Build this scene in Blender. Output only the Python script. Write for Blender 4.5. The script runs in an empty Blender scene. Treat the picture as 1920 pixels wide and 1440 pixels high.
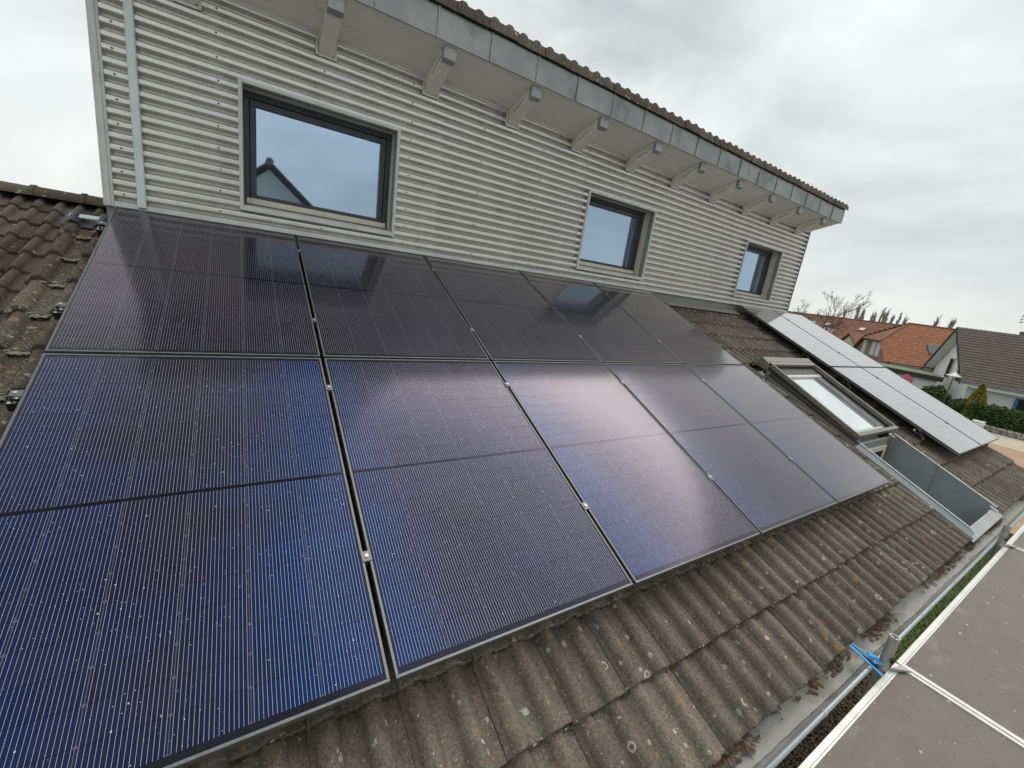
import bpy, bmesh, math, random
from mathutils import Vector, Matrix, noise as mnoise
random.seed(7)
SC = bpy.context.scene
COL = SC.collection

# ------------------------------------------------------------------ camera
RC = ((0.8411876098, -0.5230708087, 0.1371143106),
      (-0.0146940982, -0.2755839645, -0.9611646903),
      (0.5405436971, 0.8065050574, -0.2395038703))          # right, down, forward
CAM = Vector((0.74405413, -4.23588555, -0.11688596))
cd = bpy.data.cameras.new('camera')
co = bpy.data.objects.new('camera', cd); COL.objects.link(co)
r, d, f = (Vector(v) for v in RC)
co.matrix_world = Matrix(((r.x, -d.x, -f.x, CAM.x), (r.y, -d.y, -f.y, CAM.y), (r.z, -d.z, -f.z, CAM.z), (0, 0, 0, 1)))
cd.sensor_fit = 'HORIZONTAL'; cd.sensor_width = 36.0; cd.lens = 786.0226 / 1920 * 36
cd.clip_start = 0.02; cd.clip_end = 3000
SC.camera = co

# ------------------------------------------------------------------ world, sun, exposure
SUN_DIR = Vector((0.50, 0.06, 0.86)).normalized()
W = bpy.data.worlds.new('World'); SC.world = W; W.use_nodes = True
nt = W.node_tree; nt.nodes.clear()
wo = nt.nodes.new('ShaderNodeOutputWorld'); bg = nt.nodes.new('ShaderNodeBackground')
sky = nt.nodes.new('ShaderNodeTexSky'); sky.sky_type = 'NISHITA'; sky.sun_disc = False
sky.sun_elevation = math.asin(SUN_DIR.z); sky.sun_rotation = math.atan2(SUN_DIR.x, SUN_DIR.y)
tc = nt.nodes.new('ShaderNodeTexCoord'); mp = nt.nodes.new('ShaderNodeMapping')
mp.inputs['Scale'].default_value = (1.0, 1.0, 2.3); mp.inputs['Location'].default_value = (3.1, 1.7, 0.4)
n1 = nt.nodes.new('ShaderNodeTexNoise'); n1.inputs['Scale'].default_value = 1.25; n1.inputs['Detail'].default_value = 5
n1.inputs['Roughness'].default_value = 0.52; n1.inputs['Distortion'].default_value = 0.5
rp = nt.nodes.new('ShaderNodeValToRGB')
rp.color_ramp.elements[0].position = 0.33; rp.color_ramp.elements[0].color = (0.38, 0.405, 0.415, 1)
rp.color_ramp.elements[1].position = 0.66; rp.color_ramp.elements[1].color = (0.87, 0.90, 0.885, 1)
e = rp.color_ramp.elements.new(0.5); e.color = (0.66, 0.685, 0.68, 1)
sm = nt.nodes.new('ShaderNodeVectorMath'); sm.operation = 'SCALE'; sm.inputs['Scale'].default_value = 0.10
mx = nt.nodes.new('ShaderNodeMix'); mx.data_type = 'RGBA'; mx.inputs[0].default_value = 0.93
L = nt.links.new
L(tc.outputs['Generated'], mp.inputs['Vector']); L(mp.outputs[0], n1.inputs['Vector']); L(n1.outputs[0], rp.inputs[0])
sxyz = nt.nodes.new('ShaderNodeSeparateXYZ'); L(tc.outputs['Generated'], sxyz.inputs[0])
hz_ = nt.nodes.new('ShaderNodeMapRange'); hz_.interpolation_type = 'SMOOTHSTEP'
hz_.inputs[1].default_value = 0.0; hz_.inputs[2].default_value = 0.42; hz_.inputs[3].default_value = 0.45; hz_.inputs[4].default_value = 0.0; L(sxyz.outputs[2], hz_.inputs[0])
hm_ = nt.nodes.new('ShaderNodeMix'); hm_.data_type = 'RGBA'; hm_.inputs[7].default_value = (0.84, 0.865, 0.845, 1); L(hz_.outputs[0], hm_.inputs[0]); L(rp.outputs[0], hm_.inputs[6])
L(sky.outputs[0], sm.inputs[0]); L(sm.outputs[0], mx.inputs[6]); L(hm_.outputs[2], mx.inputs[7])
L(mx.outputs[2], bg.inputs[0]); bg.inputs[1].default_value = 1.0; W.cycles.sampling_method = 'MANUAL'; W.cycles.sample_map_resolution = 256; L(bg.outputs[0], wo.inputs[0])
sd = bpy.data.lights.new('sun', 'SUN'); sd.energy = 1.5; sd.angle = math.radians(48); sd.color = (1.0, 0.96, 0.9)
so = bpy.data.objects.new('sun', sd); COL.objects.link(so)
so.rotation_euler = (-SUN_DIR).to_track_quat('-Z', 'Y').to_euler()
SC.view_settings.view_transform = 'Standard'; SC.view_settings.look = 'None'
SC.cycles.adaptive_threshold = 0.02; SC.cycles.max_bounces = 6; SC.cycles.diffuse_bounces = 3; SC.cycles.glossy_bounces = 3; SC.cycles.transmission_bounces = 2
SC.view_settings.exposure = 0.28; SC.view_settings.gamma = 1.0; SC.view_settings.use_curve_mapping = False

# ------------------------------------------------------------------ frames of reference
TH = math.radians(24.03592); CT, ST = math.cos(TH), math.sin(TH)
def roofp(x, b, h):                       # x along the ridge, b down the slope, h above the panel plane
    return (x, -b * CT - h * ST, -b * ST + h * CT)
ROOFM = Matrix(((1, 0, 0, 0), (0, -CT, -ST, 0), (0, -ST, CT, 0), (0, 0, 0, 1)))
GZ = -5.9                                 # garden level

# ------------------------------------------------------------------ materials
def nodes(name):
    m = bpy.data.materials.new(name); m.use_nodes = True
    t = m.node_tree; p = t.nodes['Principled BSDF']
    return m, t, p
class N:
    """tiny node helper"""
    def __init__(s, t): s.t = t
    def new(s, k, **kw):
        n = s.t.nodes.new('ShaderNode' + k)
        for a, v in kw.items():
            if a.startswith('i_'):
                key = a[2:]; key = int(key) if key.isdigit() else key
                if hasattr(v, 'is_output'): s.t.links.new(v, n.inputs[key])
                else: n.inputs[key].default_value = v
            else: setattr(n, a, v)
        return n
    def math(s, op, a, b=0.0, c=None):
        n = s.new('Math', operation=op)
        for i, v in enumerate((a, b) if c is None else (a, b, c)):
            if hasattr(v, 'is_output'): s.t.links.new(v, n.inputs[i])
            else: n.inputs[i].default_value = v
        return n.outputs[0]
    def mix(s, f, a, b, mode='MIX'):
        n = s.new('Mix', data_type='RGBA', blend_type=mode)
        for i, v in ((0, f), (6, a), (7, b)):
            if hasattr(v, 'is_output'): s.t.links.new(v, n.inputs[i])
            else: n.inputs[i].default_value = v if not isinstance(v, tuple) or len(v) == 4 else (*v, 1)
        return n.outputs[2]
    def noise(s, vec, scale, detail=4, rough=0.55, dist=0.0):
        n = s.new('TexNoise', i_Scale=scale, i_Detail=detail, i_Roughness=rough, i_Distortion=dist)
        if vec is not None: s.t.links.new(vec, n.inputs['Vector'])
        return n.outputs[0]
    def step(s, v, lo, hi):
        n = s.new('MapRange', interpolation_type='SMOOTHSTEP')
        n.inputs[1].default_value = lo; n.inputs[2].default_value = hi
        s.t.links.new(v, n.inputs[0]); return n.outputs[0]
    def voro(s, vec, scale, rnd=1.0, dim='3D'):
        n = s.new('TexVoronoi', i_Scale=scale, i_Randomness=rnd, voronoi_dimensions=dim)
        s.t.links.new(vec, n.inputs['Vector'])
        sp = s.new('SeparateColor'); s.t.links.new(n.outputs['Color'], sp.inputs[0])
        return n.outputs['Distance'], sp.outputs[0], sp.outputs[1]
    def bump(s, h, strength, dist, p):
        n = s.new('Bump', i_Strength=strength, i_Distance=dist); s.t.links.new(h, n.inputs['Height'])
        s.t.links.new(n.outputs[0], p.inputs['Normal'])
def plain(name, c1, c2=None, scale=8.0, rough=0.6, metal=0.0, bump=0.0, bscale=60.0, stretch=None, rand=0.0, dirt=None, coord='World', spec=0.5, specks=None):
    m, t, p = nodes(name); n = N(t)
    c2 = c2 or tuple(v * 0.8 for v in c1)
    if coord == 'World': pos = n.new('NewGeometry').outputs['Position']
    else: pos = n.new('TexCoord').outputs['Object']
    v = pos
    if stretch:
        k = n.new('Mapping'); k.inputs['Scale'].default_value = stretch; t.links.new(pos, k.inputs[0]); v = k.outputs[0]
    fac = n.step(n.noise(v, scale, 5, 0.6), 0.3, 0.7)
    c = n.mix(fac, c1, c2)
    if dirt:
        dm = n.step(n.noise(v, scale * 0.45, 6, 0.7), dirt[1], dirt[1] + 0.12)
        c = n.mix(n.math('MULTIPLY', dm, dirt[2]), c, dirt[0])
    if specks:
        for sc_k, rad_k, thr_k in specks[1]:
            dd, ra, rb = n.voro(v, sc_k, 1.0, '2D')
            mk = n.math('MULTIPLY', n.math('GREATER_THAN', ra, thr_k), n.step(n.math('SUBTRACT', n.math('MULTIPLY', rb, rad_k), dd), 0.0, 0.05))
            c = n.mix(n.math('MULTIPLY', mk, 0.7), c, specks[0])
    if rand:
        oi = n.new('ObjectInfo').outputs['Random']
        g = n.math('MULTIPLY_ADD', oi, 2 * rand, 1 - rand)
        vm = n.new('VectorMath', operation='SCALE'); t.links.new(c, vm.inputs[0]); t.links.new(g, vm.inputs['Scale']); c = vm.outputs[0]
    t.links.new(c, p.inputs['Base Color'])
    rr = n.math('MULTIPLY_ADD', fac, 0.12, rough - 0.06); t.links.new(rr, p.inputs['Roughness'])
    p.inputs['Metallic'].default_value = metal; p.inputs['Specular IOR Level'].default_value = spec
    if bump: n.bump(n.noise(v, bscale, 4, 0.6), bump, 0.01, p)
    return m
def tile_material(name, c1, c2, lichen=1.0, orange=1.0):
    m, t, p = nodes(name); n = N(t)
    pos0 = n.new('NewGeometry').outputs['Position']
    wn = n.new('TexNoise', i_Scale=28.0, i_Detail=2.0); t.links.new(pos0, wn.inputs['Vector'])
    ws = n.new('VectorMath', operation='MULTIPLY_ADD'); t.links.new(wn.outputs['Color'], ws.inputs[0])
    ws.inputs[1].default_value = (0.022,) * 3; t.links.new(pos0, ws.inputs[2]); pos = ws.outputs[0]
    c = n.mix(n.step(n.noise(pos0, 5, 6, 0.65), 0.3, 0.7), c1, c2)
    c = n.mix(n.math('MULTIPLY', n.step(n.noise(pos0, 105, 3, 0.75), 0.38, 0.68), 0.8), c, tuple(v * 0.5 for v in c1))
    c = n.mix(n.math('MULTIPLY', n.step(n.noise(pos0, 150, 2, 0.6), 0.60, 0.70), 0.45), c, (0.34, 0.32, 0.27))
    c = n.mix(n.math('MULTIPLY', n.step(n.noise(pos0, 14, 5, 0.7), 0.55, 0.72), 0.6), c, (0.055, 0.05, 0.036))     # grime
    c = n.mix(n.math('MULTIPLY', n.step(n.noise(pos0, 9, 5, 0.7), 0.58, 0.75), 0.25), c, (0.17, 0.155, 0.10))       # olive film
    patch = n.step(n.noise(pos0, 2.6, 3, 0.6), 0.40, 0.62)
    # orange crusts
    for sc, thr, rad, col in ((16, 0.56, 0.36, (0.42, 0.22, 0.065)), (30, 0.52, 0.34, (0.38, 0.23, 0.10))):
        dd, ra, rb = n.voro(pos, sc)
        rr = n.math('MULTIPLY', rb, rad)
        mk = n.math('MULTIPLY', n.math('GREATER_THAN', ra, 1 - (1 - thr) * orange), n.step(n.math('SUBTRACT', rr, dd), -0.02, 0.04))
        mk = n.math('MULTIPLY', mk, n.math('MULTIPLY_ADD', patch, 0.8, 0.2))
        brk = n.step(n.noise(pos0, 170, 3, 0.7), 0.36, 0.55)
        c = n.mix(n.math('MULTIPLY', n.math('MULTIPLY', mk, brk), 0.85), c, col)
    # pale crusts, some as rings
    for sc, thr, r0, w_, col in ((11, 0.70, 0.16, 0.055, (0.52, 0.50, 0.42)), (20, 0.68, 0.12, 0.12, (0.44, 0.43, 0.37)), (75, 0.76, 0.12, 0.13, (0.42, 0.40, 0.34))):
        dd, ra, rb = n.voro(pos, sc)
        ring = n.math('SUBTRACT', w_, n.math('ABSOLUTE', n.math('SUBTRACT', dd, n.math('MULTIPLY', rb, r0 * 1.25))))
        mk = n.math('MULTIPLY', n.math('GREATER_THAN', ra, 1 - (1 - thr) * lichen), n.step(ring, -0.01, 0.03))
        brk = n.step(n.noise(pos0, 120, 3, 0.7), 0.34, 0.52)
        c = n.mix(n.math('MULTIPLY', n.math('MULTIPLY', mk, brk), 0.9), c, col)
    oi = n.new('ObjectInfo').outputs['Random']
    g = n.math('MULTIPLY_ADD', oi, 0.42, 0.76)
    vm = n.new('VectorMath', operation='SCALE'); t.links.new(c, vm.inputs[0]); t.links.new(g, vm.inputs['Scale'])
    t.links.new(vm.outputs[0], p.inputs['Base Color']); p.inputs['Roughness'].default_value = 0.9
    p.inputs['Specular IOR Level'].default_value = 0.25
    n.bump(n.noise(pos0, 190, 3, 0.75), 0.4, 0.004, p)
    return m
def glaze(m):
    """anti-reflective solar glass over the dark layer: next to no mirror head on, blue to mauve towards grazing, white at grazing"""
    t = m.node_tree; p = t.nodes['Principled BSDF']; n = N(t); out = t.nodes['Material Output']
    p.inputs['Specular IOR Level'].default_value = 0.05; p.inputs['IOR'].default_value = 1.3
    lw = n.new('LayerWeight', i_Blend=0.5).outputs['Facing']
    def ramp(stops):
        r = n.new('ValToRGB'); el = r.color_ramp.elements
        while len(el) < len(stops): el.new(0.5)
        for e_, (q, c) in zip(el, stops): e_.position = q; e_.color = (*c, 1) if isinstance(c, tuple) else (c, c, c, 1)
        t.links.new(lw, r.inputs[0]); return r.outputs[0]
    fac = ramp([(0, .008), (.2, .010), (.3, .024), (.42, .07), (.5, .125), (.58, .145), (.7, .31), (.81, .68), (1, 1.0)])
    col = ramp([(0, (.40, .50, 1.0)), (.33, (.66, .64, .95)), (.48, (.93, .83, .92)), (.65, (1.0, .94, .95)), (.8, (1.0, .985, .965))])
    g_ = n.new('BsdfGlossy', i_Color=col, i_Roughness=0.12)
    mixs = n.new('MixShader'); t.links.new(fac, mixs.inputs[0]); t.links.new(p.outputs[0], mixs.inputs[1]); t.links.new(g_.outputs[0], mixs.inputs[2]); t.links.new(mixs.outputs[0], out.inputs[0])
def cell_material():
    m, t, p = nodes('solar_cell'); n = N(t)
    tn = n.new('Attribute', attribute_type='OBJECT', attribute_name='tone').outputs['Fac']
    pos = n.new('NewGeometry').outputs['Position']
    ob = n.new('TexCoord').outputs['Object']
    sx = n.new('SeparateXYZ'); t.links.new(ob, sx.inputs[0])
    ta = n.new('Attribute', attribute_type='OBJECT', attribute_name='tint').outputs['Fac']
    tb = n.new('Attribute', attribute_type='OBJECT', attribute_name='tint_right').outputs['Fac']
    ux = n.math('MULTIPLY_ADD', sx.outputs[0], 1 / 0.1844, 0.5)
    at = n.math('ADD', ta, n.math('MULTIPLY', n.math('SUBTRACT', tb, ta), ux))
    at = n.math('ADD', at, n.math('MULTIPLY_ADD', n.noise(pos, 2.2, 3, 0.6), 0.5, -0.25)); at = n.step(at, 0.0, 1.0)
    c = n.mix(at, (0.0135, 0.0085, 0.0165), (0.0012, 0.0190, 0.085))  # blue end stands in for the angle-dependent sky sheen
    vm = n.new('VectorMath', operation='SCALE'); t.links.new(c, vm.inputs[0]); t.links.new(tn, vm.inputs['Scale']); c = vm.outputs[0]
    u = n.math('FRACT', n.math('ADD', n.math('DIVIDE', sx.outputs[0], 0.01137), 50.0))
    ln = n.math('LESS_THAN', n.math('ABSOLUTE', n.math('SUBTRACT', u, 0.5)), 0.042)
    c = n.mix(n.math('MULTIPLY', ln, 0.9), c, (0.40, 0.43, 0.50))
    # dried drops and dust
    dn = n.step(n.noise(pos, 4.5, 5, 0.7), 0.42, 0.62)
    fade = n.new('SeparateXYZ'); t.links.new(pos, fade.inputs[0])
    lf = n.math('MULTIPLY_ADD', n.step(fade.outputs[0], 0.6, 3.2), -0.78, 1.0)
    for sc, rad, thr in ((40, 0.085, 0.74), (95, 0.125, 0.80)):
        dd, ra, rb = n.voro(pos, sc, 1.0, '2D')
        rr = n.math('MULTIPLY', n.math('MULTIPLY_ADD', n.math('POWER', rb, 2.5), 0.8, 0.2), rad)
        dens = n.math('SUBTRACT', 1.0, n.math('MULTIPLY', n.math('MULTIPLY', n.math('MULTIPLY_ADD', dn, 0.92, 0.08), lf), 1 - thr))
        mk = n.math('MULTIPLY', n.math('GREATER_THAN', ra, dens), n.math('LESS_THAN', dd, rr))
        c = n.mix(n.math('MULTIPLY', mk, 0.8), c, (0.62, 0.64, 0.68))
    dust = n.math('MULTIPLY', n.step(n.noise(pos, 1.7, 5, 0.65), 0.3, 0.8), 0.02)
    c = n.mix(dust, c, (0.4, 0.38, 0.36))
    t.links.new(c, p.inputs['Base Color'])
    t.links.new(n.math('MULTIPLY', ln, 0.85), p.inputs['Metallic'])
    t.links.new(n.math('MULTIPLY_ADD', ln, 0.2, 0.35), p.inputs['Roughness'])
    glaze(m)
    return m
def glass_material(name, tint, rough=0.02):
    m, t, p = nodes(name); n = N(t)
    pos = n.new('NewGeometry').outputs['Position']
    c = n.mix(n.step(n.noise(pos, 0.8, 3), 0.3, 0.7), tint, tuple(v * 0.9 for v in tint))
    t.links.new(c, p.inputs['Base Color']); p.inputs['Metallic'].default_value = 0.92; p.inputs['Roughness'].default_value = rough
    return m

M = {}
M['tile'] = tile_material('weathered_concrete_tile', (0.162, 0.137, 0.108), (0.235, 0.202, 0.160))
M['tile_verge'] = tile_material('lichened_verge_tile', (0.115, 0.096, 0.072), (0.155, 0.130, 0.098), 1.7, 1.6)
M['tile_old'] = tile_material('brown_concrete_tile', (0.115, 0.096, 0.072), (0.155, 0.130, 0.098), 0.45, 0.25)
M['tile_up'] = tile_material('eaves_concrete_tile', (0.105, 0.09, 0.07), (0.16, 0.135, 0.105), 0.8, 0.4)
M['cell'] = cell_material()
M['frame'] = plain('black_anodised_aluminium', (0.13, 0.134, 0.14), (0.17, 0.174, 0.18), 30, 0.42, 0.6)
M['sheet'] = plain('panel_backsheet', (0.012, 0.013, 0.018), (0.016, 0.017, 0.022), 20, 0.2)
M['ribbon'] = plain('cell_column_ribbon', (0.075, 0.08, 0.11), (0.095, 0.10, 0.13), 20, 0.2)
M['strip'] = plain('panel_middle_strip', (0.004, 0.004, 0.006), (0.006, 0.006, 0.008), 20, 0.16)
for k_ in ('sheet', 'strip', 'ribbon'): glaze(M[k_])
M['rail'] = plain('black_rail', (0.012, 0.012, 0.013), (0.018, 0.018, 0.02), 20, 0.4, 0.3)
M['bare_alu'] = plain('bare_aluminium', (0.62, 0.62, 0.61), (0.5, 0.5, 0.5), 30, 0.35, 0.85)
M['clad'] = plain('grey_painted_corrugated_metal', (0.60, 0.59, 0.56), (0.67, 0.66, 0.63), 1.6, 0.34, 0.78, stretch=(3.5, 1, 0.8), dirt=((0.46, 0.44, 0.40), 0.56, 0.3))
M['trim'] = plain('grey_white_trim', (0.56, 0.56, 0.54), (0.48, 0.48, 0.465), 7, 0.4, 0.15, dirt=((0.4, 0.39, 0.35), 0.6, 0.4))
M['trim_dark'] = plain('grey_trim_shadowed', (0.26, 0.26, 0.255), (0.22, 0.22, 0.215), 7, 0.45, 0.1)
M['cream'] = plain('cream_reveal_board', (0.60, 0.57, 0.47), (0.52, 0.49, 0.40), 9, 0.6, 0, 0.1, 50, dirt=((0.28, 0.2, 0.1), 0.63, 0.55))
M['pvc'] = plain('anthracite_window_frame', (0.035, 0.04, 0.048), (0.045, 0.05, 0.058), 5, 0.38)
M['wglass'] = glass_material('sun_protection_glass', (0.42, 0.55, 0.71))
M['sglass'] = glass_material('roof_window_glass', (0.93, 0.97, 0.96))
M['dglass'] = plain('dark_window_glass', (0.02, 0.023, 0.027), (0.03, 0.034, 0.038), 1, 0.6, spec=0.15)
M['pale_glass'] = plain('pale_window_glass', (0.62, 0.68, 0.70), (0.5, 0.56, 0.6), 1, 0.1)
M['zinc'] = plain('weathered_zinc', (0.24, 0.25, 0.25), (0.33, 0.34, 0.335), 3.5, 0.36, 0.55, dirt=((0.15, 0.16, 0.155), 0.52, 0.6))
M['zinc_blue'] = plain('prepatina_zinc', (0.25, 0.285, 0.295), (0.29, 0.325, 0.335), 5, 0.5, 0.15)
M['zinc_pale'] = plain('bright_zinc', (0.62, 0.67, 0.68), (0.55, 0.60, 0.61), 6, 0.4, 0.1)
M['zinc_mid'] = plain('dull_zinc', (0.30, 0.32, 0.32), (0.38, 0.40, 0.40), 9, 0.45, 0.3, dirt=((0.2, 0.21, 0.2), 0.55, 0.5))
M['lead'] = plain('lead_flashing', (0.05, 0.053, 0.06), (0.075, 0.078, 0.085), 12, 0.55, 0.1, 0.2, 30)
M['wood_white'] = plain('peeling_white_wood', (0.82, 0.80, 0.72), (0.76, 0.74, 0.66), 10, 0.7, 0, 0.35, 45, stretch=(1, 6, 6), dirt=((0.23, 0.17, 0.11), 0.62, 0.7))
M['soffit'] = plain('soffit_board_paint', (0.83, 0.81, 0.75), (0.76, 0.74, 0.68), 6, 0.65, 0, 0.2, 40, stretch=(0.5, 6, 6), dirt=((0.33, 0.28, 0.22), 0.6, 0.5))
M['gutter'] = plain('dirty_gutter_zinc', (0.25, 0.25, 0.225), (0.33, 0.335, 0.31), 6, 0.6, 0.2, 0.2, 60, stretch=(0.5, 1, 1), dirt=((0.155, 0.15, 0.10), 0.50, 0.75))
M['bead'] = plain('gutter_bead_zinc', (0.38, 0.42, 0.44), (0.33, 0.37, 0.39), 5, 0.42, 0.35)
M['ply'] = plain('brown_coated_plywood', (0.135, 0.114, 0.092), (0.175, 0.150, 0.123), 6.0, 0.62, 0, 0.25, 140, stretch=(1.0, 1.5, 1), dirt=((0.27, 0.245, 0.21), 0.56, 0.55), specks=((0.5, 0.47, 0.42), ((6, 0.10, 0.72), (17, 0.12, 0.8), (45, 0.16, 0.85))))
M['galv'] = plain('galvanised_steel', (0.47, 0.46, 0.42), (0.36, 0.355, 0.325), 22, 0.5, 0.4, dirt=((0.27, 0.25, 0.2), 0.6, 0.5))
M['alu_edge'] = plain('aluminium_deck_edge', (0.72, 0.71, 0.66), (0.60, 0.59, 0.55), 9, 0.45, 0.3, dirt=((0.4, 0.36, 0.28), 0.62, 0.5))
M['blue'] = plain('bright_blue_plastic', (0.02, 0.27, 0.66), (0.05, 0.36, 0.75), 18, 0.42, dirt=((0.45, 0.58, 0.68), 0.6, 0.6))
M['velux'] = plain('olive_grey_shutter_box', (0.185, 0.178, 0.148), (0.235, 0.225, 0.19), 10, 0.5, 0.2)
M['velux_dk'] = plain('dark_skirt_metal', (0.045, 0.043, 0.04), (0.06, 0.057, 0.05), 8, 0.5, 0.2)
M['black'] = plain('black_gap', (0.008, 0.008, 0.008), (0.012, 0.012, 0.011), 8, 0.8)
M['render_w'] = plain('white_render', (0.78, 0.79, 0.78), (0.70, 0.71, 0.70), 0.7, 0.85)
M['render_g'] = plain('pale_grey_render', (0.5, 0.52, 0.5), (0.45, 0.47, 0.45), 0.7, 0.85)
M['brown_wall'] = plain('brown_clad_gable', (0.22, 0.145, 0.105), (0.27, 0.18, 0.13), 1.2, 0.8)
M['roof_orange'] = plain('orange_clay_tile', (0.25, 0.093, 0.045), (0.34, 0.135, 0.065), 2.4, 0.8, rand=0.10, dirt=((0.20, 0.085, 0.05), 0.5, 0.6))
M['roof_red'] = plain('red_brown_clay_tile', (0.16, 0.07, 0.042), (0.21, 0.09, 0.052), 1.1, 0.8, rand=0.08)
M['roof_grey'] = plain('grey_brown_far_tile', (0.075, 0.063, 0.052), (0.125, 0.105, 0.086), 2.0, 0.85, rand=0.12, dirt=((0.5, 0.48, 0.44), 0.70, 0.9))
M['roof_verge'] = plain('dark_verge_board', (0.03, 0.028, 0.026), (0.05, 0.045, 0.04), 3, 0.7)
M['green_roof'] = plain('green_felt_roof', (0.14, 0.17, 0.09), (0.19, 0.22, 0.13), 1.5, 0.9)
M['blue_paint'] = plain('blue_painted_post', (0.05, 0.16, 0.42), (0.06, 0.2, 0.48), 3, 0.5)
M['pink'] = plain('pink_red_canopy', (0.36, 0.05, 0.10), (0.42, 0.09, 0.14), 3, 0.6)
M['chimney'] = plain('slate_clad_chimney', (0.09, 0.095, 0.10), (0.13, 0.135, 0.14), 4, 0.7)
M['stone'] = plain('pale_wall_stone', (0.42, 0.40, 0.35), (0.30, 0.285, 0.25), 3.5, 0.85, rand=0.2)
M['garden'] = plain('garden_lawn', (0.045, 0.075, 0.018), (0.08, 0.10, 0.03), 0.8, 0.95)
M['sand'] = plain('sand_coloured_paving', (0.50, 0.43, 0.31), (0.43, 0.37, 0.27), 0.7, 0.9)
M['brickpav'] = plain('reddish_paving', (0.40, 0.27, 0.17), (0.33, 0.23, 0.15), 1.3, 0.9)
M['concrete'] = plain('pale_bounce_ground', (0.42, 0.41, 0.38), (0.36, 0.35, 0.33), 0.5, 0.9)  # for the added bounce surface behind the camera
M['pebble'] = plain('brown_pebbles', (0.17, 0.125, 0.07), (0.07, 0.055, 0.035), 30, 0.8)
M['soil'] = plain('dark_soil', (0.045, 0.036, 0.022), (0.07, 0.055, 0.033), 9, 0.95)
M['grass'] = plain('short_grass', (0.075, 0.12, 0.03), (0.12, 0.145, 0.045), 3, 0.8)
M['moss'] = plain('grey_green_lichen_tufts', (0.17, 0.165, 0.10), (0.34, 0.33, 0.24), 70, 0.95)
M['moss_dk'] = plain('dark_joint_moss', (0.035, 0.035, 0.018), (0.07, 0.065, 0.03), 40, 0.95)
M['leaf'] = plain('brown_dead_leaves', (0.20, 0.115, 0.06), (0.09, 0.055, 0.03), 60, 0.85)
M['hedge'] = plain('evergreen_hedge_leaves', (0.040, 0.070, 0.019), (0.09, 0.125, 0.035), 2.2, 0.7)
M['shrub'] = plain('shrub_leaves', (0.045, 0.075, 0.015), (0.085, 0.12, 0.03), 2.5, 0.7)
M['gold'] = plain('golden_conifer_foliage', (0.30, 0.26, 0.04), (0.18, 0.18, 0.035), 3.5, 0.8)
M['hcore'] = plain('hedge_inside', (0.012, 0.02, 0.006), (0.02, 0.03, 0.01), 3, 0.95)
M['bark'] = plain('grey_brown_bark', (0.11, 0.085, 0.062), (0.15, 0.12, 0.09), 8, 0.9)
M['bark_far'] = plain('pale_twig_bark', (0.34, 0.30, 0.255), (0.38, 0.335, 0.285), 2, 0.95)
M['screw'] = plain('screw_heads', (0.16, 0.155, 0.145), (0.22, 0.21, 0.2), 30, 0.4, 0.5)
M['lamp'] = plain('dark_lamp_metal', (0.10, 0.105, 0.11), (0.13, 0.135, 0.14), 5, 0.5, 0.3)
M['yellow'] = plain('yellow_plug', (0.75, 0.65, 0.08), (0.7, 0.6, 0.08), 5, 0.5)

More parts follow.
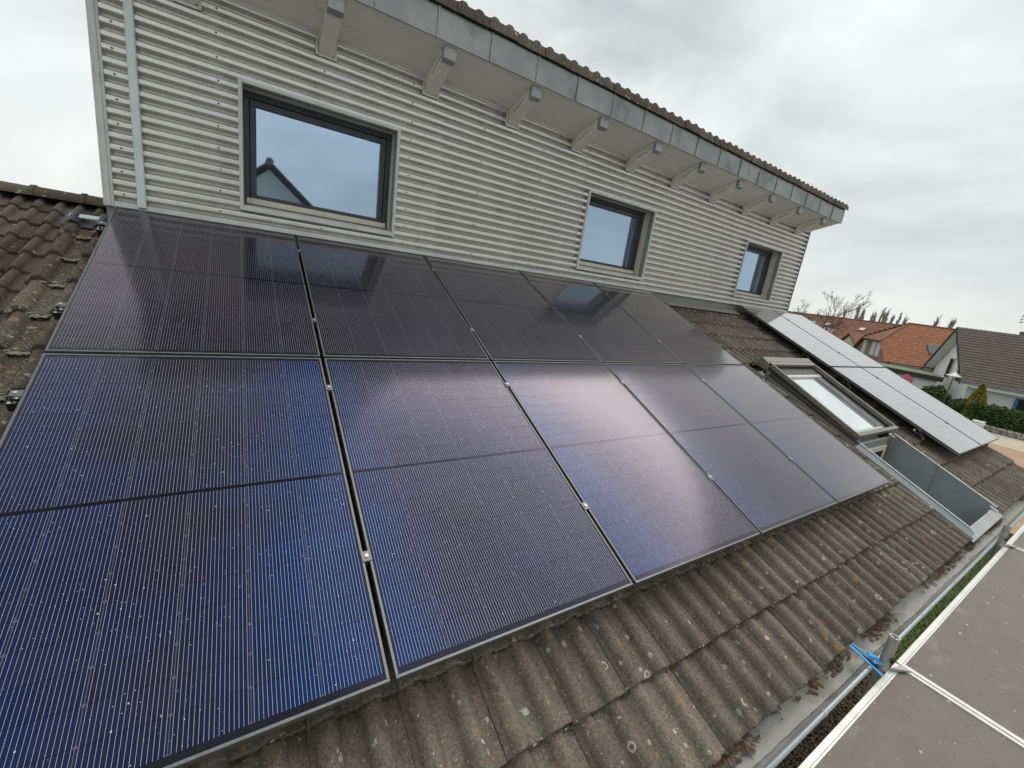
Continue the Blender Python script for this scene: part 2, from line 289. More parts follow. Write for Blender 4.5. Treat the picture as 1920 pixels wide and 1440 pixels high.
# ------------------------------------------------------------------ mesh helpers
class MB:
    """collects shapes, links them as ONE mesh object"""
    def __init__(s, tf=None): s.v = []; s.f = []; s.tf = tf or (lambda x, y, z: (x, y, z))
    def add(s, vs, fs):
        o = len(s.v); s.v += [s.tf(*p) for p in vs]; s.f += [tuple(i + o for i in q) for q in fs]; return s
    def box(s, x0, x1, y0, y1, z0, z1):
        return s.add([(x0, y0, z0), (x1, y0, z0), (x1, y1, z0), (x0, y1, z0), (x0, y0, z1), (x1, y0, z1), (x1, y1, z1), (x0, y1, z1)],
                     [(0, 3, 2, 1), (4, 5, 6, 7), (0, 1, 5, 4), (1, 2, 6, 5), (2, 3, 7, 6), (3, 0, 4, 7)])
    def prism(s, poly, a0, a1, axis=0):
        """poly: 2-D outline in the two other axes, extruded a0..a1 along axis"""
        n = len(poly)
        def P(a, q): return (a, q[0], q[1]) if axis == 0 else ((q[0], a, q[1]) if axis == 1 else (q[0], q[1], a))
        return s.add([P(a0, q) for q in poly] + [P(a1, q) for q in poly],
                     [tuple(range(n - 1, -1, -1)), tuple(range(n, 2 * n))] + [(i, (i + 1) % n, n + (i + 1) % n, n + i) for i in range(n)])
    def hexa(s, lo, hi):
        return s.add(list(lo) + list(hi), [(3, 2, 1, 0), (4, 5, 6, 7), (0, 1, 5, 4), (1, 2, 6, 5), (2, 3, 7, 6), (3, 0, 4, 7)])
    def tube(s, path, rad, seg=8, cap=True):
        path = [Vector(p) for p in path]; n = len(path)
        rads = rad if isinstance(rad, (list, tuple)) else [rad] * n
        vs = []; up = None
        for i, p in enumerate(path):
            t = (path[min(i + 1, n - 1)] - path[max(i - 1, 0)]).normalized()
            if up is None: up = Vector((0, 0, 1)) if abs(t.z) < 0.9 else Vector((1, 0, 0))
            a = t.cross(up).normalized(); b = a.cross(t); up = b
            for k in range(seg):
                w = 2 * math.pi * k / seg
                vs.append(tuple(p + (a * math.cos(w) + b * math.sin(w)) * rads[i]))
        fs = [(i * seg + k, i * seg + (k + 1) % seg, (i + 1) * seg + (k + 1) % seg, (i + 1) * seg + k) for i in range(n - 1) for k in range(seg)]
        if cap: fs += [tuple(range(seg - 1, -1, -1)), tuple(range((n - 1) * seg, n * seg))]
        return s.add(vs, fs)
    def mesh(s, name, mat, smooth=False, bevel=0.0, recalc=True):
        me = bpy.data.meshes.new(name); me.from_pydata(s.v, [], s.f)
        if recalc or bevel:
            bm = bmesh.new(); bm.from_mesh(me)
            if bevel:
                bmesh.ops.bevel(bm, geom=list(bm.edges), offset=bevel, segments=1, affect='EDGES', clamp_overlap=True)
            if recalc: bmesh.ops.recalc_face_normals(bm, faces=bm.faces)
            bm.to_mesh(me); bm.free()
        me.materials.append(M[mat] if isinstance(mat, str) else mat)
        if smooth:
            me.polygons.foreach_set('use_smooth', [True] * len(me.polygons))
        me.update(); return me
    def build(s, name, mat, parent=None, smooth=False, bevel=0.0, recalc=True, **tags):
        return obj(name, s.mesh(name, mat, smooth, bevel, recalc), parent, **tags)
def tag(o, label=None, cat=None, group=None, kind=None):
    if label: o['label'] = label
    if cat: o['category'] = cat
    if group: o['group'] = group
    if kind: o['kind'] = kind
    return o
def obj(name, me, parent=None, label=None, cat=None, group=None, kind=None):
    o = bpy.data.objects.new(name, me); COL.objects.link(o)
    if parent is not None: o.parent = parent
    return tag(o, label, cat, group, kind)
def empty(name, loc, label, cat, group=None, parent=None):
    """a thing's base. Children are modelled in world coordinates, so the base keeps an identity parent inverse"""
    o = bpy.data.objects.new(name, None); COL.objects.link(o); o.empty_display_size = 0.1
    if parent is not None: o.parent = parent
    o.location = loc
    return tag(o, label, cat, group)
def part(mb, name, mat, thing, **kw):
    """a part given in world coordinates under a thing standing at thing.location"""
    o = mb.build(name, mat, thing, **kw)
    base = Vector((0, 0, 0)); p = thing
    while p is not None: base += Vector(p.location); p = p.parent
    o.location = -base
    return o
RT = lambda: MB(roofp)

# ------------------------------------------------------------------ ground
S = MB(); S.add([(-600, -600, GZ - 0.05), (900, -600, GZ - 0.05), (900, 900, GZ - 0.05), (-600, 900, GZ - 0.05)], [(0, 1, 2, 3)])
S.build('ground', 'garden', kind='structure')
S = MB(); S.box(-8, 10.2, -6.5, -2.6, GZ - 0.04, GZ - 0.006); S.build('planting_bed', 'soil', kind='structure')
S = MB(); S.box(22, 40.2, -30, 3.4, GZ - 0.04, GZ + 0.0); S.build('brick_path', 'brickpav', kind='structure')
S = MB(); S.box(40.204, 45.4, -30, 3.2, GZ - 0.04, GZ + 0.02); S.build('road', 'sand', kind='structure')
S = MB(); S.box(-60, 60, -60, -7.5, GZ - 0.04, GZ - 0.002); S.build('bounce_ground', 'concrete', kind='structure')  # unseen pale ground added behind the camera to bounce light under the eaves
# pebbles and grass seen in the slot between gutter and scaffold
S = MB()
ico = [(0, 0, 1), (0.89, 0, 0.45), (0.28, 0.85, 0.45), (-0.72, 0.53, 0.45), (-0.72, -0.53, 0.45), (0.28, -0.85, 0.45), (0.72, 0.53, -0.45), (-0.28, 0.85, -0.45), (-0.89, 0, -0.45), (-0.28, -0.85, -0.45), (0.72, -0.53, -0.45)]
icf = [(0, 1, 2), (0, 2, 3), (0, 3, 4), (0, 4, 5), (0, 5, 1), (1, 6, 2), (2, 7, 3), (3, 8, 4), (4, 9, 5), (5, 10, 1), (2, 6, 7), (3, 7, 8), (4, 8, 9), (5, 9, 10), (1, 10, 6)]
rr = random.Random(3)
for i in range(4200):
    x = rr.uniform(4.2, 10.0); y = rr.uniform(-3.35, -2.72); z = GZ + rr.uniform(-0.005, 0.03); a = rr.uniform(0, 6.28)
    s1, s2, s3 = rr.uniform(0.015, 0.04), rr.uniform(0.012, 0.026), rr.uniform(0.008, 0.02)
    ca, sa = math.cos(a), math.sin(a)
    S.add([(x + p[0] * s1 * ca - p[1] * s2 * sa, y + p[0] * s1 * sa + p[1] * s2 * ca, z + p[2] * s3) for p in ico], icf)
S.build('pebbles', 'pebble', recalc=False, label='brown pebble strip seen through slot beside the gutter', cat='gravel', kind='stuff')
S = MB()
for i in range(16000):
    x = rr.uniform(9.7, 22); y = rr.uniform(-3.6, -2.4); a = rr.uniform(0, 6.28); h = rr.uniform(0.03, 0.09); w = 0.006 + 0.004 * rr.random()
    dx, dy = math.cos(a) * w, math.sin(a) * w; lx, ly = rr.uniform(-.04, .04), rr.uniform(-.04, .04)
    S.add([(x - dx, y - dy, GZ - 0.06), (x + dx, y + dy, GZ - 0.06), (x + lx, y + ly, GZ - 0.05 + h)], [(0, 1, 2)])
S.build('lawn_grass', 'grass', recalc=False, label='short green grass seen through slot beside the gutter', cat='grass', kind='stuff')

# ------------------------------------------------------------------ the house
HB = (4.8, 0.0, GZ)
house = empty('house', HB, 'house with grey corrugated metal upper wall and lichen covered concrete tile roof', 'house')
def hpart(mb, name, mat, **kw): return part(mb, name, mat, house, **kw)
def sub(mb, name, mat, parent, **kw):            # sub-part: its parent already sits at the world origin
    return mb.build(name, mat, parent, **kw)
def under(y, d):                                  # height of the plane lying d below the panel plane
    return (y * ST - d) / CT

# body below the tiles, with the cut-out of the little roof terrace
S = MB()
WALLY = -2.6
YB = -2.67                                        # back wall of the cut-out
def prof(top): return [(WALLY, GZ - 0.1)] + top + [(6.0, -0.4), (6.0, GZ - 0.1)]
full = [(WALLY, under(WALLY, 0.29)), (0.1, under(0.1, 0.29))]
for a, b in ((-0.24, 6.449), (7.704, 10.42)): S.prism(prof(full), a, b)
S.prism(prof(full), 6.4515, 7.7015)
hpart(S, 'lower_wall', 'render_w')
S = MB(); S.box(-0.066, 9.94, 0.31, 5.5, -0.35, 1.62)
WINX = [(0.746, 2.004), (4.347, 5.598), (7.950, 9.173)]
S.box(-0.066, 9.94, 0.1, 0.3095, -0.35, 0.13); S.box(-0.066, 9.94, 0.1, 0.3095, 1.074, 1.62)
for a, b in ((-0.066, 0.747), (2.003, 4.348), (5.597, 7.951), (9.172, 9.94)): S.box(a, b, 0.1, 0.3095, 0.1305, 1.0735)
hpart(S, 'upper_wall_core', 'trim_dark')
# wooden eaves boarding that carries the tiles
S = RT()
for a, b in ((-0.29, 6.395), (7.745, 10.48)): S.box(a, b, 2.75, 4.02, -0.285, -0.265)
hpart(S, 'eaves_board', 'roof_verge')

# corrugated cladding, ribs along x, with real openings
WIN = [(0.746, 2.004), (4.347, 5.598), (7.950, 9.173)]; WZ0, WZ1 = 0.129, 1.075
PIT = 0.0765; ZC = 0.090
def cy(z):
    t = ((z - ZC) / PIT + 0.5) % 1.0 - 0.5                       # 0 in the middle of a crest
    q = abs(t) / 0.5
    y = 0.053 + 0.0095 * q * q
    if q > 0.40: y += 0.0360 * (0.5 - 0.5 * math.cos(math.pi * (q - 0.40) / 0.60)) ** 0.8
    return y + 0.0012 * math.exp(-((t + 0.02) / 0.035) ** 2)
LAPS = (2.42, 4.92, 7.42)
def clad(S, x0, x1, z0, z1):
    for c in LAPS:
        if x0 + 0.02 < c < x1 - 0.02: clad(S, x0, c + 0.012, z0, z1); clad(S, c, x1, z0, z1); return
    yo = 0.0028 * (sum(1 for c in LAPS if x0 > c - 0.01) % 2)
    k0 = math.ceil((z0 - ZC) / PIT * 20 + 1e-6); k1 = math.floor((z1 - ZC) / PIT * 20 - 1e-6)
    zs = [z0] + [ZC + k * PIT / 20 for k in range(k0, k1 + 1)] + [z1]
    vs = []
    for z in zs: vs += [(x0, cy(z) + yo, z), (x1, cy(z) + yo, z)]
    S.add(vs, [(2 * i, 2 * i + 1, 2 * i + 3, 2 * i + 2) for i in range(len(zs) - 1)])
S = MB(); x = -0.012; ZT = 1.60
for a, b in WIN:
    clad(S, x, a + 0.012, 0.03, ZT); clad(S, a + 0.012, b - 0.012, 0.03, WZ0 + 0.012); clad(S, a + 0.012, b - 0.012, WZ1 - 0.012, ZT); x = b - 0.012
clad(S, x, 9.943, 0.03, ZT)
wall = hpart(S, 'wall_cladding', 'clad', smooth=True, recalc=False)
S = MB()
def screw(x, z):
    y = cy(z) - 0.0005; r_ = 0.0075
    ring = [(x + r_ * math.cos(k * 1.0472), y - 0.001, z + r_ * math.sin(k * 1.0472)) for k in range(6)]
    S.add(ring + [(x, y - 0.006, z)], [(k, (k + 1) % 6, 6) for k in range(6)])
for xs in (0.045, 0.62, 1.35, 2.10, 2.85, 3.6, 4.25, 4.95, 5.72, 6.5, 7.2, 7.85, 8.6, 9.3, 9.88):
    for k in range(0, 21, 2 if xs in (0.62, 2.10, 4.25, 5.72, 7.85, 9.3, 0.045) else 4):
        z = ZC + k * PIT
        if any(a - 0.03 < xs < b + 0.03 for a, b in WIN) and WZ0 - 0.03 < z < WZ1 + 0.03: continue
        screw(xs + random.uniform(-.006, .006), z)
sub(S, 'screw_heads', 'screw', wall, kind='stuff')
S = MB(); S.box(-0.071, -0.0125, 0.048, 0.10, -0.004, 1.66); S.box(-0.055, -0.03, 0.040, 0.048, -0.004, 1.66)
hpart(S, 'corner_trim', 'trim', bevel=0.002)
S = MB(); S.box(9.934, 9.962, 0.052, 0.12, 0.0, 1.62); hpart(S, 'corner_trim', 'trim_dark')
S = MB(); S.box(0.116, 0.166, 0.022, 0.060, 0.012, 1.70); hpart(S, 'downpipe', 'zinc_pale', bevel=0.006)
S = MB(); S.prism([(0.045, 0.0), (0.062, 0.0), (0.062, 0.036), (0.052, 0.036)], -0.0115, 9.93); hpart(S, 'wall_foot_trim', 'trim')
S = RT(); S.box(-0.0, 9.95, -0.16, -0.02, -0.16, -0.145); hpart(S, 'wall_foot_flashing', 'lead')
S = RT(); S.box(5.78, 8.14, -0.14, 0.115, -0.128, -0.12); hpart(S, 'apron_flashing', 'trim_dark')

# windows of the upper wall
def wall_window(x0, x1, where):
    w = MB()
    t = 0.026
    w.box(x0, x1, 0.046, 0.082, WZ1 - t, WZ1); w.box(x0, x1, 0.046, 0.082, WZ0, WZ0 + t)
    w.box(x0, x0 + t, 0.0465, 0.082, WZ0 + t, WZ1 - t); w.box(x1 - t, x1, 0.0465, 0.082, WZ0 + t, WZ1 - t)
    # grey outer and cream inner reveal
    win = hpart(w, 'window', 'trim', label=where)
    xi0, xi1, zi0, zi1 = x0 + t, x1 - t, WZ0 + t, WZ1 - t
    w = MB(); g0, g1, c1 = 0.060, 0.125, 0.262
    w.box(xi0 - 0.004, xi0 + 0.006, g0, g1, zi0, zi1); w.box(xi1 - 0.006, xi1 + 0.004, g0, g1, zi0, zi1)
    w.box(xi0 + 0.006, xi1 - 0.006, g0, g1, zi1 - 0.006, zi1 + 0.004)
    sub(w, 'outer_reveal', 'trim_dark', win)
    w = MB()
    w.box(xi0 - 0.01, xi0 + 0.002, g1, c1, zi0, zi1); w.box(xi1 - 0.002, xi1 + 0.01, g1, c1, zi0, zi1); w.box(xi0 + 0.002, xi1 - 0.002, g1, c1, zi1 - 0.002, zi1 + 0.01)
    sub(w, 'inner_reveal', 'cream', win)
    w = MB(); w.prism([(0.050, zi0 - 0.004), (c1, zi0 + 0.03), (c1, zi0 + 0.045), (0.050, zi0 + 0.010)], xi0 + 0.0025, xi1 - 0.0025)
    sub(w, 'sill', 'trim', win)
    f0, f1 = xi0 + 0.003, xi1 - 0.003; h0, h1 = zi0 + 0.028, zi1 - 0.003
    w = MB(); a = 0.045
    w.box(f0, f1, 0.225, 0.30, h1 - a, h1); w.box(f0, f1, 0.225, 0.30, h0, h0 + a)
    w.box(f0, f0 + a, 0.2255, 0.30, h0 + a, h1 - a); w.box(f1 - a, f1, 0.2255, 0.30, h0 + a, h1 - a)
    sub(w, 'window_frame', 'pvc', win, bevel=0.002)
    s0, s1, k0, k1 = f0 + a + 0.004, f1 - a - 0.004, h0 + a + 0.004, h1 - a - 0.004; a2 = 0.046
    w = MB()
    w.box(s0, s1, 0.236, 0.295, k1 - a2, k1); w.box(s0, s1, 0.236, 0.295, k0, k0 + a2)
    w.box(s0, s0 + a2, 0.2365, 0.295, k0 + a2, k1 - a2); w.box(s1 - a2, s1, 0.2365, 0.295, k0 + a2, k1 - a2)
    sub(w, 'sash', 'pvc', win, bevel=0.003)
    w = MB(); w.box(s0 + a2 - 0.006, s1 - a2 + 0.006, 0.262, 0.270, k0 + a2 - 0.006, k1 - a2 + 0.006)
    sub(w, 'pane', 'wglass', win)
    w = MB(); w.prism([(0.200, h0 + 0.015), (0.224, h0 + 0.015), (0.224, h0 + 0.062), (0.214, h0 + 0.062), (0.200, h0 + 0.040)], f0 + 0.02, f1 - 0.02)
    sub(w, 'weather_bar', 'cream', win, bevel=0.002)
    w = MB(); w.box(xi0 - 0.01, xi1 + 0.01, 0.297, 0.302, zi0, zi1); sub(w, 'backing', 'black', win)
wall_window(*WIN[0], 'large anthracite window nearest the downpipe, reflecting a gable')
wall_window(*WIN[1], 'anthracite window in the middle of the corrugated wall')
wall_window(*WIN[2], 'anthracite window farthest along the corrugated wall')

# ---- upper roof: eaves with rafters, soffit, zinc fascia, edge tiles
Y0, Z0 = 0.05, 1.572; SL = math.tan(math.radians(17.0)); YF = -0.376
def sz(y): return Z0 + (Y0 - y) * SL
S = MB(); S.prism([(YF + 0.02, sz(YF) + 0.022), (6.0, sz(6.0) + 0.022), (6.0, sz(6.0) + 0.20), (YF + 0.02, sz(YF) + 0.20)], -0.10, 10.015)
uroof = hpart(S, 'upper_roof', 'roof_verge')
nb = 5
for i in range(nb):
    ya = Y0 + 0.02 - (Y0 + 0.02 - YF - 0.012) * i / nb; yb = Y0 + 0.02 - (Y0 + 0.02 - YF - 0.012) * (i + 1) / nb + 0.004
    S = MB(); S.prism([(ya, sz(ya)), (yb, sz(yb)), (yb, sz(yb) + 0.018), (ya, sz(ya) + 0.018)], -0.09, 10.0)
    sub(S, 'soffit_board', 'soffit', uroof, bevel=0.002)
RX = [0.398 + 0.9005 * k for k in range(11)]
for i, x in enumerate(RX):
    g = random.Random(i)
    S = MB(); yt = -0.345
    S.prism([(0.09, 1.421), (0.09, sz(0.09) + 0.0015), (yt, sz(yt) - 0.0015), (yt, 1.600)], x + 0.004, x + 0.112)
    ra = sub(S, 'rafter', 'wood_white', uroof, bevel=0.003)
    S = MB()                                       # drying crack in the flank and underside
    y = 0.0 - g.random() * 0.1; L_ = 0.12 + 0.14 * g.random(); zc = lambda q: 1.44 + (0.05 - q) * 0.41
    pts = [(y - L_ * k / 6, zc(y - L_ * k / 6) + 0.045 + 0.010 * g.uniform(-1, 1)) for k in range(7)]
    for k in range(6):
        w0 = 0.004 + 0.004 * g.random()
        S.hexa([(x + 0.0028, pts[k][0], pts[k][1]), (x + 0.0028, pts[k + 1][0], pts[k + 1][1]), (x + 0.0028, pts[k + 1][0], pts[k + 1][1] + w0), (x + 0.0028, pts[k][0], pts[k][1] + w0)],
               [(x + 0.006, pts[k][0], pts[k][1]), (x + 0.006, pts[k + 1][0], pts[k + 1][1]), (x + 0.006, pts[k + 1][0], pts[k + 1][1] + w0), (x + 0.006, pts[k][0], pts[k][1] + w0)])
    sub(S, 'crack', 'black', uroof)
    S = MB(); S.prism([(yt + 0.045, 1.575), (yt + 0.045, sz(yt + 0.045) - 0.004), (yt - 0.005, sz(yt) - 0.004), (yt - 0.005, 1.5955)], x + 0.0015, x + 0.1145)
    sub(S, 'rafter_cap', 'zinc_mid', uroof, bevel=0.002)
    S = MB()                                       # trim round the rafter foot
    S.box(x - 0.022, x - 0.002, 0.047, 0.066, 1.415, 1.553); S.box(x + 0.120, x + 0.140, 0.047, 0.066, 1.415, 1.553); S.box(x - 0.0015, x + 0.1195, 0.0475, 0.066, 1.413, 1.432)
    xe = RX[i + 1] - 0.0225 if i < 10 else 9.93
    S.box(x + 0.1405, xe, 0.0475, 0.066, 1.545, 1.570)
    if i == 0: S.box(-0.012, x - 0.0225, 0.0475, 0.066, 1.545, 1.570)
    sub(S, 'wall_head_trim', 'trim', wall, bevel=0.0015)
for k in range(-1, 22):
    xa = 0.135 + 0.4955 * (k - 0); xb = xa + 0.4955
    if k == -1: xa = -0.12
    xb = min(xb, 10.03)
    if xb - xa < 0.05: continue
    g = random.Random(50 + k); o = g.uniform(-.002, .002)
    S = MB(); S.box(xa + 0.0015, xb - 0.0015, YF - 0.009 + o, YF + 0.003, 1.697, 1.912); S.box(xa + 0.0015, xb - 0.0015, YF - 0.013 + o, YF - 0.0092 + o, 1.694, 1.706)
    fs = sub(S, 'fascia_sheet', 'zinc', uroof, bevel=0.001)
    S = MB(); S.box(xa - 0.007, xa + 0.007, YF - 0.0195, YF - 0.0092, 1.690, 1.916); sub(S, 'seam', 'zinc', uroof, bevel=0.002)
S = MB(); S.box(10.018, 10.034, YF + 0.006, 0.16, 1.70, 1.93); S.box(-0.12, 10.02, YF - 0.002, YF + 0.01, 1.914, 1.945)
sub(S, 'eaves_lath', 'roof_verge', uroof)

ROLLS = (0.0575, 0.2075); RW = 0.042; RH = 0.045
def roll(u):
    h = 0.0
    for c in ROLLS:
        q = abs(u - c)
        if q < RW: h = max(h, RH * max(0.0, 1 - (q / RW) ** 2) ** 0.72)
    return h
def usamples(u0, u1):
    us = {u0, u1}
    for c in ROLLS:
        for k in range(-6, 7): us.add(c + RW * (k / 6) * (1.5 - 0.5 * abs(k / 6)))
    return sorted(u for u in us if u0 - 1e-9 <= u <= u1 + 1e-9)
def tile_mesh(name, mat, u0, u1, length, tilt, thick=0.026, apron=0.0, seed=0):
    """roll tile in (u across, v down the slope, h up); front edge at v = 0, back at v = -length"""
    g = random.Random(seed); us = usamples(u0, u1); n = len(us)
    rows = [(-length, -tilt * length / 0.333, 0), (-0.010, -tilt * 0.01 / 0.333, 0), (-0.002, 0, -0.002), (0, 0, -0.008), (0.0, 0, -thick - apron)]
    vs = []; jit = [g.uniform(-.0022, .0022) for _ in us]
    for ri, (v, h, dh) in enumerate(rows):
        for i, u in enumerate(us):
            hh = roll(u) * (0.55 if apron else 1.0) * (1.0 if ri < 4 or not apron else 0.0) + h + dh
            vs.append((u, v + (jit[i] if ri >= 2 else 0), hh))
    fs = [(r * n + i, r * n + i + 1, (r + 1) * n + i + 1, (r + 1) * n + i) for r in range(4) for i in range(n - 1)]
    o = len(vs)                                    # side walls
    for i in (0, n - 1):
        a = vs[i]; b = vs[3 * n + i]
        vs += [(a[0], a[1], a[2] - thick), (b[0], b[1], b[2] - thick)]
        q = len(vs); fs.append((i, n + i, 2 * n + i, 3 * n + i, q - 1, q - 2) if i == 0 else (q - 2, q - 1, 3 * n + i, 2 * n + i, n + i, i))
    me = bpy.data.meshes.new(name); me.from_pydata(vs, [], fs); me.materials.append(M[mat])
    me.polygons.foreach_set('use_smooth', [len(p.vertices) == 4 for p in me.polygons]); me.update()
    return me
# edge tiles of the upper roof, each with a short apron
EM = Matrix(((1, 0, 0, 0), (0, -math.cos(math.radians(17)), 0, 0), (0, math.sin(math.radians(17)), 1, 0), (0, 0, 0, 1)))
em = [tile_mesh('edge_tile', 'tile_up', 0.0015, 0.2985, 0.40, 0.0, 0.02, 0.062, s) for s in range(3)]
for k in range(34):
    o = obj('edge_tile', em[k % 3], uroof)
    o.matrix_basis = Matrix.Translation((-0.14 + 0.3 * k, -0.402 + random.uniform(-.003, .003), 2.002 + random.uniform(-.004, .004))) @ EM
# second row behind, low above the first, for oblique views
S = MB()
S.prism([(-0.02, 1.886), (6.0, 1.886 - 6.02 * SL), (6.0, 1.92 - 6.02 * SL), (-0.02, 1.92)], -0.13, 10.02); sub(S, 'upper_roof_covering', 'tile_up', uroof)

# ---- lower roof tiles
S = RT(); 
for a, b, c, e_ in ((-0.29, 6.395, -0.1, 4.02), (6.395, 7.745, -0.1, 1.5), (7.745, 10.48, -0.1, 4.02)): S.box(a, b, c, e_, -0.262, -0.250)
lroof = hpart(S, 'lower_roof', 'roof_verge')
TM = [tile_mesh('roof_tile', 'tile', 0.0012, 0.2988, 0.385, 0.030, seed=20 + s) for s in range(4)]
TVL = tile_mesh('roof_tile', 'tile_verge', 0.0012, 0.2988, 0.385, 0.030, seed=31)
THALF = tile_mesh('roof_tile', 'tile', 0.0012, 0.108, 0.385, 0.030, seed=33)
hid = MB(roofp)
for k in range(-1, 35):
    for c in range(13):
        bf = 4.157 - 0.333 * c; x0 = 0.3 * k
        if x0 > 6.25 and x0 + 0.3 < 7.85 and bf > 1.6 and k != 21: continue
        if 0 <= k <= 18 and bf < 3.4 or k >= 29 and bf < 3.4:
            mesh = TM[(k + c) % 4]
            if k in (0, 18, 29, 34): pass
            off = len(hid.v); hid.v += [roofp(x0 + v.co.x, bf + v.co.y, -0.186 + v.co.z) for v in mesh.vertices]; hid.f += [tuple(i + off for i in p.vertices) for p in mesh.polygons]
            continue
        me = TM[random.randrange(4)]
        if k == -1: me = TVL
        if k == 21 and bf > 1.6: me = THALF
        o = obj('roof_tile', me, lroof)
        o.matrix_basis = Matrix.Translation(roofp(x0 + random.uniform(-.002, .002), bf + random.uniform(-.004, .004), -0.186 + random.uniform(-.002, .003))) @ ROOFM @ Matrix.Rotation(random.uniform(-.006, .006), 4, 'Z')
hm = hid.mesh('tiles_under_panels', 'tile', recalc=False); obj('tiles_under_panels', hm, lroof, kind='stuff')
S = RT(); S.box(-0.299, -0.285, -0.1, 4.15, -0.36, -0.235); sub(S, 'verge_board', 'roof_verge', lroof)
S = RT(); S.box(10.502, 10.518, -0.1, 4.15, -0.36, -0.19); sub(S, 'verge_board', 'roof_verge', lroof)
fm = tile_mesh('flashing_sheet', 'lead', -0.005, 0.30, 0.17, 0.0, 0.006, seed=2)
o = obj('flashing_sheet', fm, lroof); o.matrix_basis = Matrix.Translation(roofp(-0.30, 0.03, -0.176)) @ ROOFM
S = RT(); S.box(-0.27, -0.02, -0.10, -0.045, -0.150, -0.142); sub(S, 'flashing_strip', 'zinc_pale', lroof)

# ---- gutter
GY, GZr, GR = -3.757, -1.888, 0.075
S = MB(); seg = 14
prof_ = [(GY + GR * math.cos(math.pi * k / seg), GZr - GR * math.sin(math.pi * k / seg)) for k in range(seg + 1)]
prof2 = [(GY + (GR + 0.002) * math.cos(math.pi * k / seg), GZr - (GR + 0.002) * math.sin(math.pi * k / seg)) for k in range(seg, -1, -1)]
S.prism(prof_ + prof2, -0.4, 10.75)
gut = hpart(S, 'gutter', 'gutter', smooth=False)
S = MB(); S.tube([(-0.4, GY - GR - 0.006, GZr + 0.004), (10.75, GY - GR - 0.006, GZr + 0.004)], 0.0115, 12); sub(S, 'bead', 'bead', gut, smooth=True)
for x in (0.9, 1.7, 2.35, 3.03, 3.77, 4.50, 5.30, 6.1, 6.9, 7.7, 8.5, 9.3):
    S = MB(); S.tube([(x - 0.008, GY - GR - 0.006, GZr + 0.004), (x + 0.008, GY - GR - 0.006, GZr + 0.004)], 0.0140, 12)
    sub(S, 'gutter_bracket', 'bead', gut, smooth=False)
# silt and leaves lying in the gutter
S = MB(); nx, ny = 420, 6; g = random.Random(5)
for i in range(nx + 1):
    x = -0.3 + 10.9 * i / nx
    lev = 0.016 + 0.02 * max(0, mnoise.noise((x * 2.1, 3.3, 0))) + 0.004 * mnoise.noise((x * 14, 0, 1))
    for j in range(ny + 1):
        q = -1 + 2 * j / ny; hw = math.sqrt(max(1e-6, 2 * GR * lev - lev * lev)) * 0.98
        y = GY + 0.012 + q * hw
        z = GZr - math.sqrt(GR * GR - (y - GY) ** 2) + 0.0012
        z = max(z, GZr - GR + lev * (0.85 + 0.35 * mnoise.noise((x * 22, y * 40, 0))))
        S.v.append((x, y, z))
S.f = [(i * (ny + 1) + j, (i + 1) * (ny + 1) + j, (i + 1) * (ny + 1) + j + 1, i * (ny + 1) + j + 1) for i in range(nx) for j in range(ny)]
S.build('gutter_silt', 'gutter', smooth=True, recalc=False, label='grey green silt lying in the bottom of the gutter', cat='silt', kind='stuff')
S = MB(); g = random.Random(11)
def leaf(S, x, y, z, s, g):
    a = g.uniform(0, 6.28); ca, sa = math.cos(a), math.sin(a); tx, ty = g.uniform(-.3, .3), g.uniform(-.3, .3); cu = g.uniform(0.0, 0.3)
    pts = [(-1, 0, 0.2), (-0.3, 0.45, cu), (0.5, 0.4, cu), (1, 0, 0), (0.5, -0.4, cu), (-0.3, -0.45, cu), (-0.2, 0, 0), (0.5, 0, 0)]
    vs = []
    for p in pts:
        X = p[0] * s; Y = p[1] * s; Z = p[2] * s * 0.7 + X * tx * .5 + Y * ty * .5
        vs.append((x + X * ca - Y * sa, y + X * sa + Y * ca, z + Z))
    S.add(vs, [(0, 6, 1), (1, 6, 7, 2), (2, 7, 3), (3, 7, 4), (4, 7, 6, 5), (5, 6, 0)])
for i in range(3600):
    x = g.uniform(1.2, 9.5)
    if mnoise.noise((x * 2.3, 0.5, 7)) + 0.5 * mnoise.noise((x * 9, 1.5, 7)) < -0.25 + 0.6 * g.random(): continue
    q_ = g.random() ** 0.7; y = GY - 0.005 + q_ * 0.066; z = GZr - math.sqrt(max(0, GR ** 2 - (y - GY) ** 2)) * 0.72 + 0.008 * g.random()
    leaf(S, x, y, z, g.uniform(0.006, 0.017), g)
S.build('gutter_leaves', 'leaf', recalc=False, label='brown dead leaves clumped in the gutter below the tiles', cat='leaves', kind='stuff')

# ---- moss in the joints and lichen tufts on the verge tiles
S = MB(); g = random.Random(21)
def tuft(S, x, b, h, s, g):
    vs = []
    for p in ico:
        q = s * g.uniform(0.7, 1.25); vs.append((x + p[0] * q * 1.3, b + p[1] * q * 0.8, h + p[2] * q * 0.6))
    S.add([roofp(*v) for v in vs], icf)
for c in (0, 1, 2):
    bf = 4.157 - 0.333 * c
    for i in range(950):
        x = g.uniform(0.6, 10.4)
        if 6.38 < x < 7.75: continue
        u = (x % 0.3); 
        if roll(u) > 0.028 and g.random() < 0.7: continue
        if c == 0: continue
        tuft(S, x, bf + g.uniform(0.0, 0.012), -0.200 + roll(u) + g.uniform(-.003, .004), g.uniform(0.003, 0.008), g)
for c in range(2, 12):
    bf = 4.157 - 0.333 * c
    for i in range(90):
        x = g.uniform(5.8, 8.2); u = x % 0.3
        if x > 6.3 and bf > 1.5 : continue
        tuft(S, x, bf + g.uniform(0.0, 0.014), -0.200 + roll(u), g.uniform(0.003, 0.009), g)
S.build('joint_moss', 'moss_dk', recalc=False, label='dark moss growing along the tile course joints', cat='moss', kind='stuff')
S = MB()
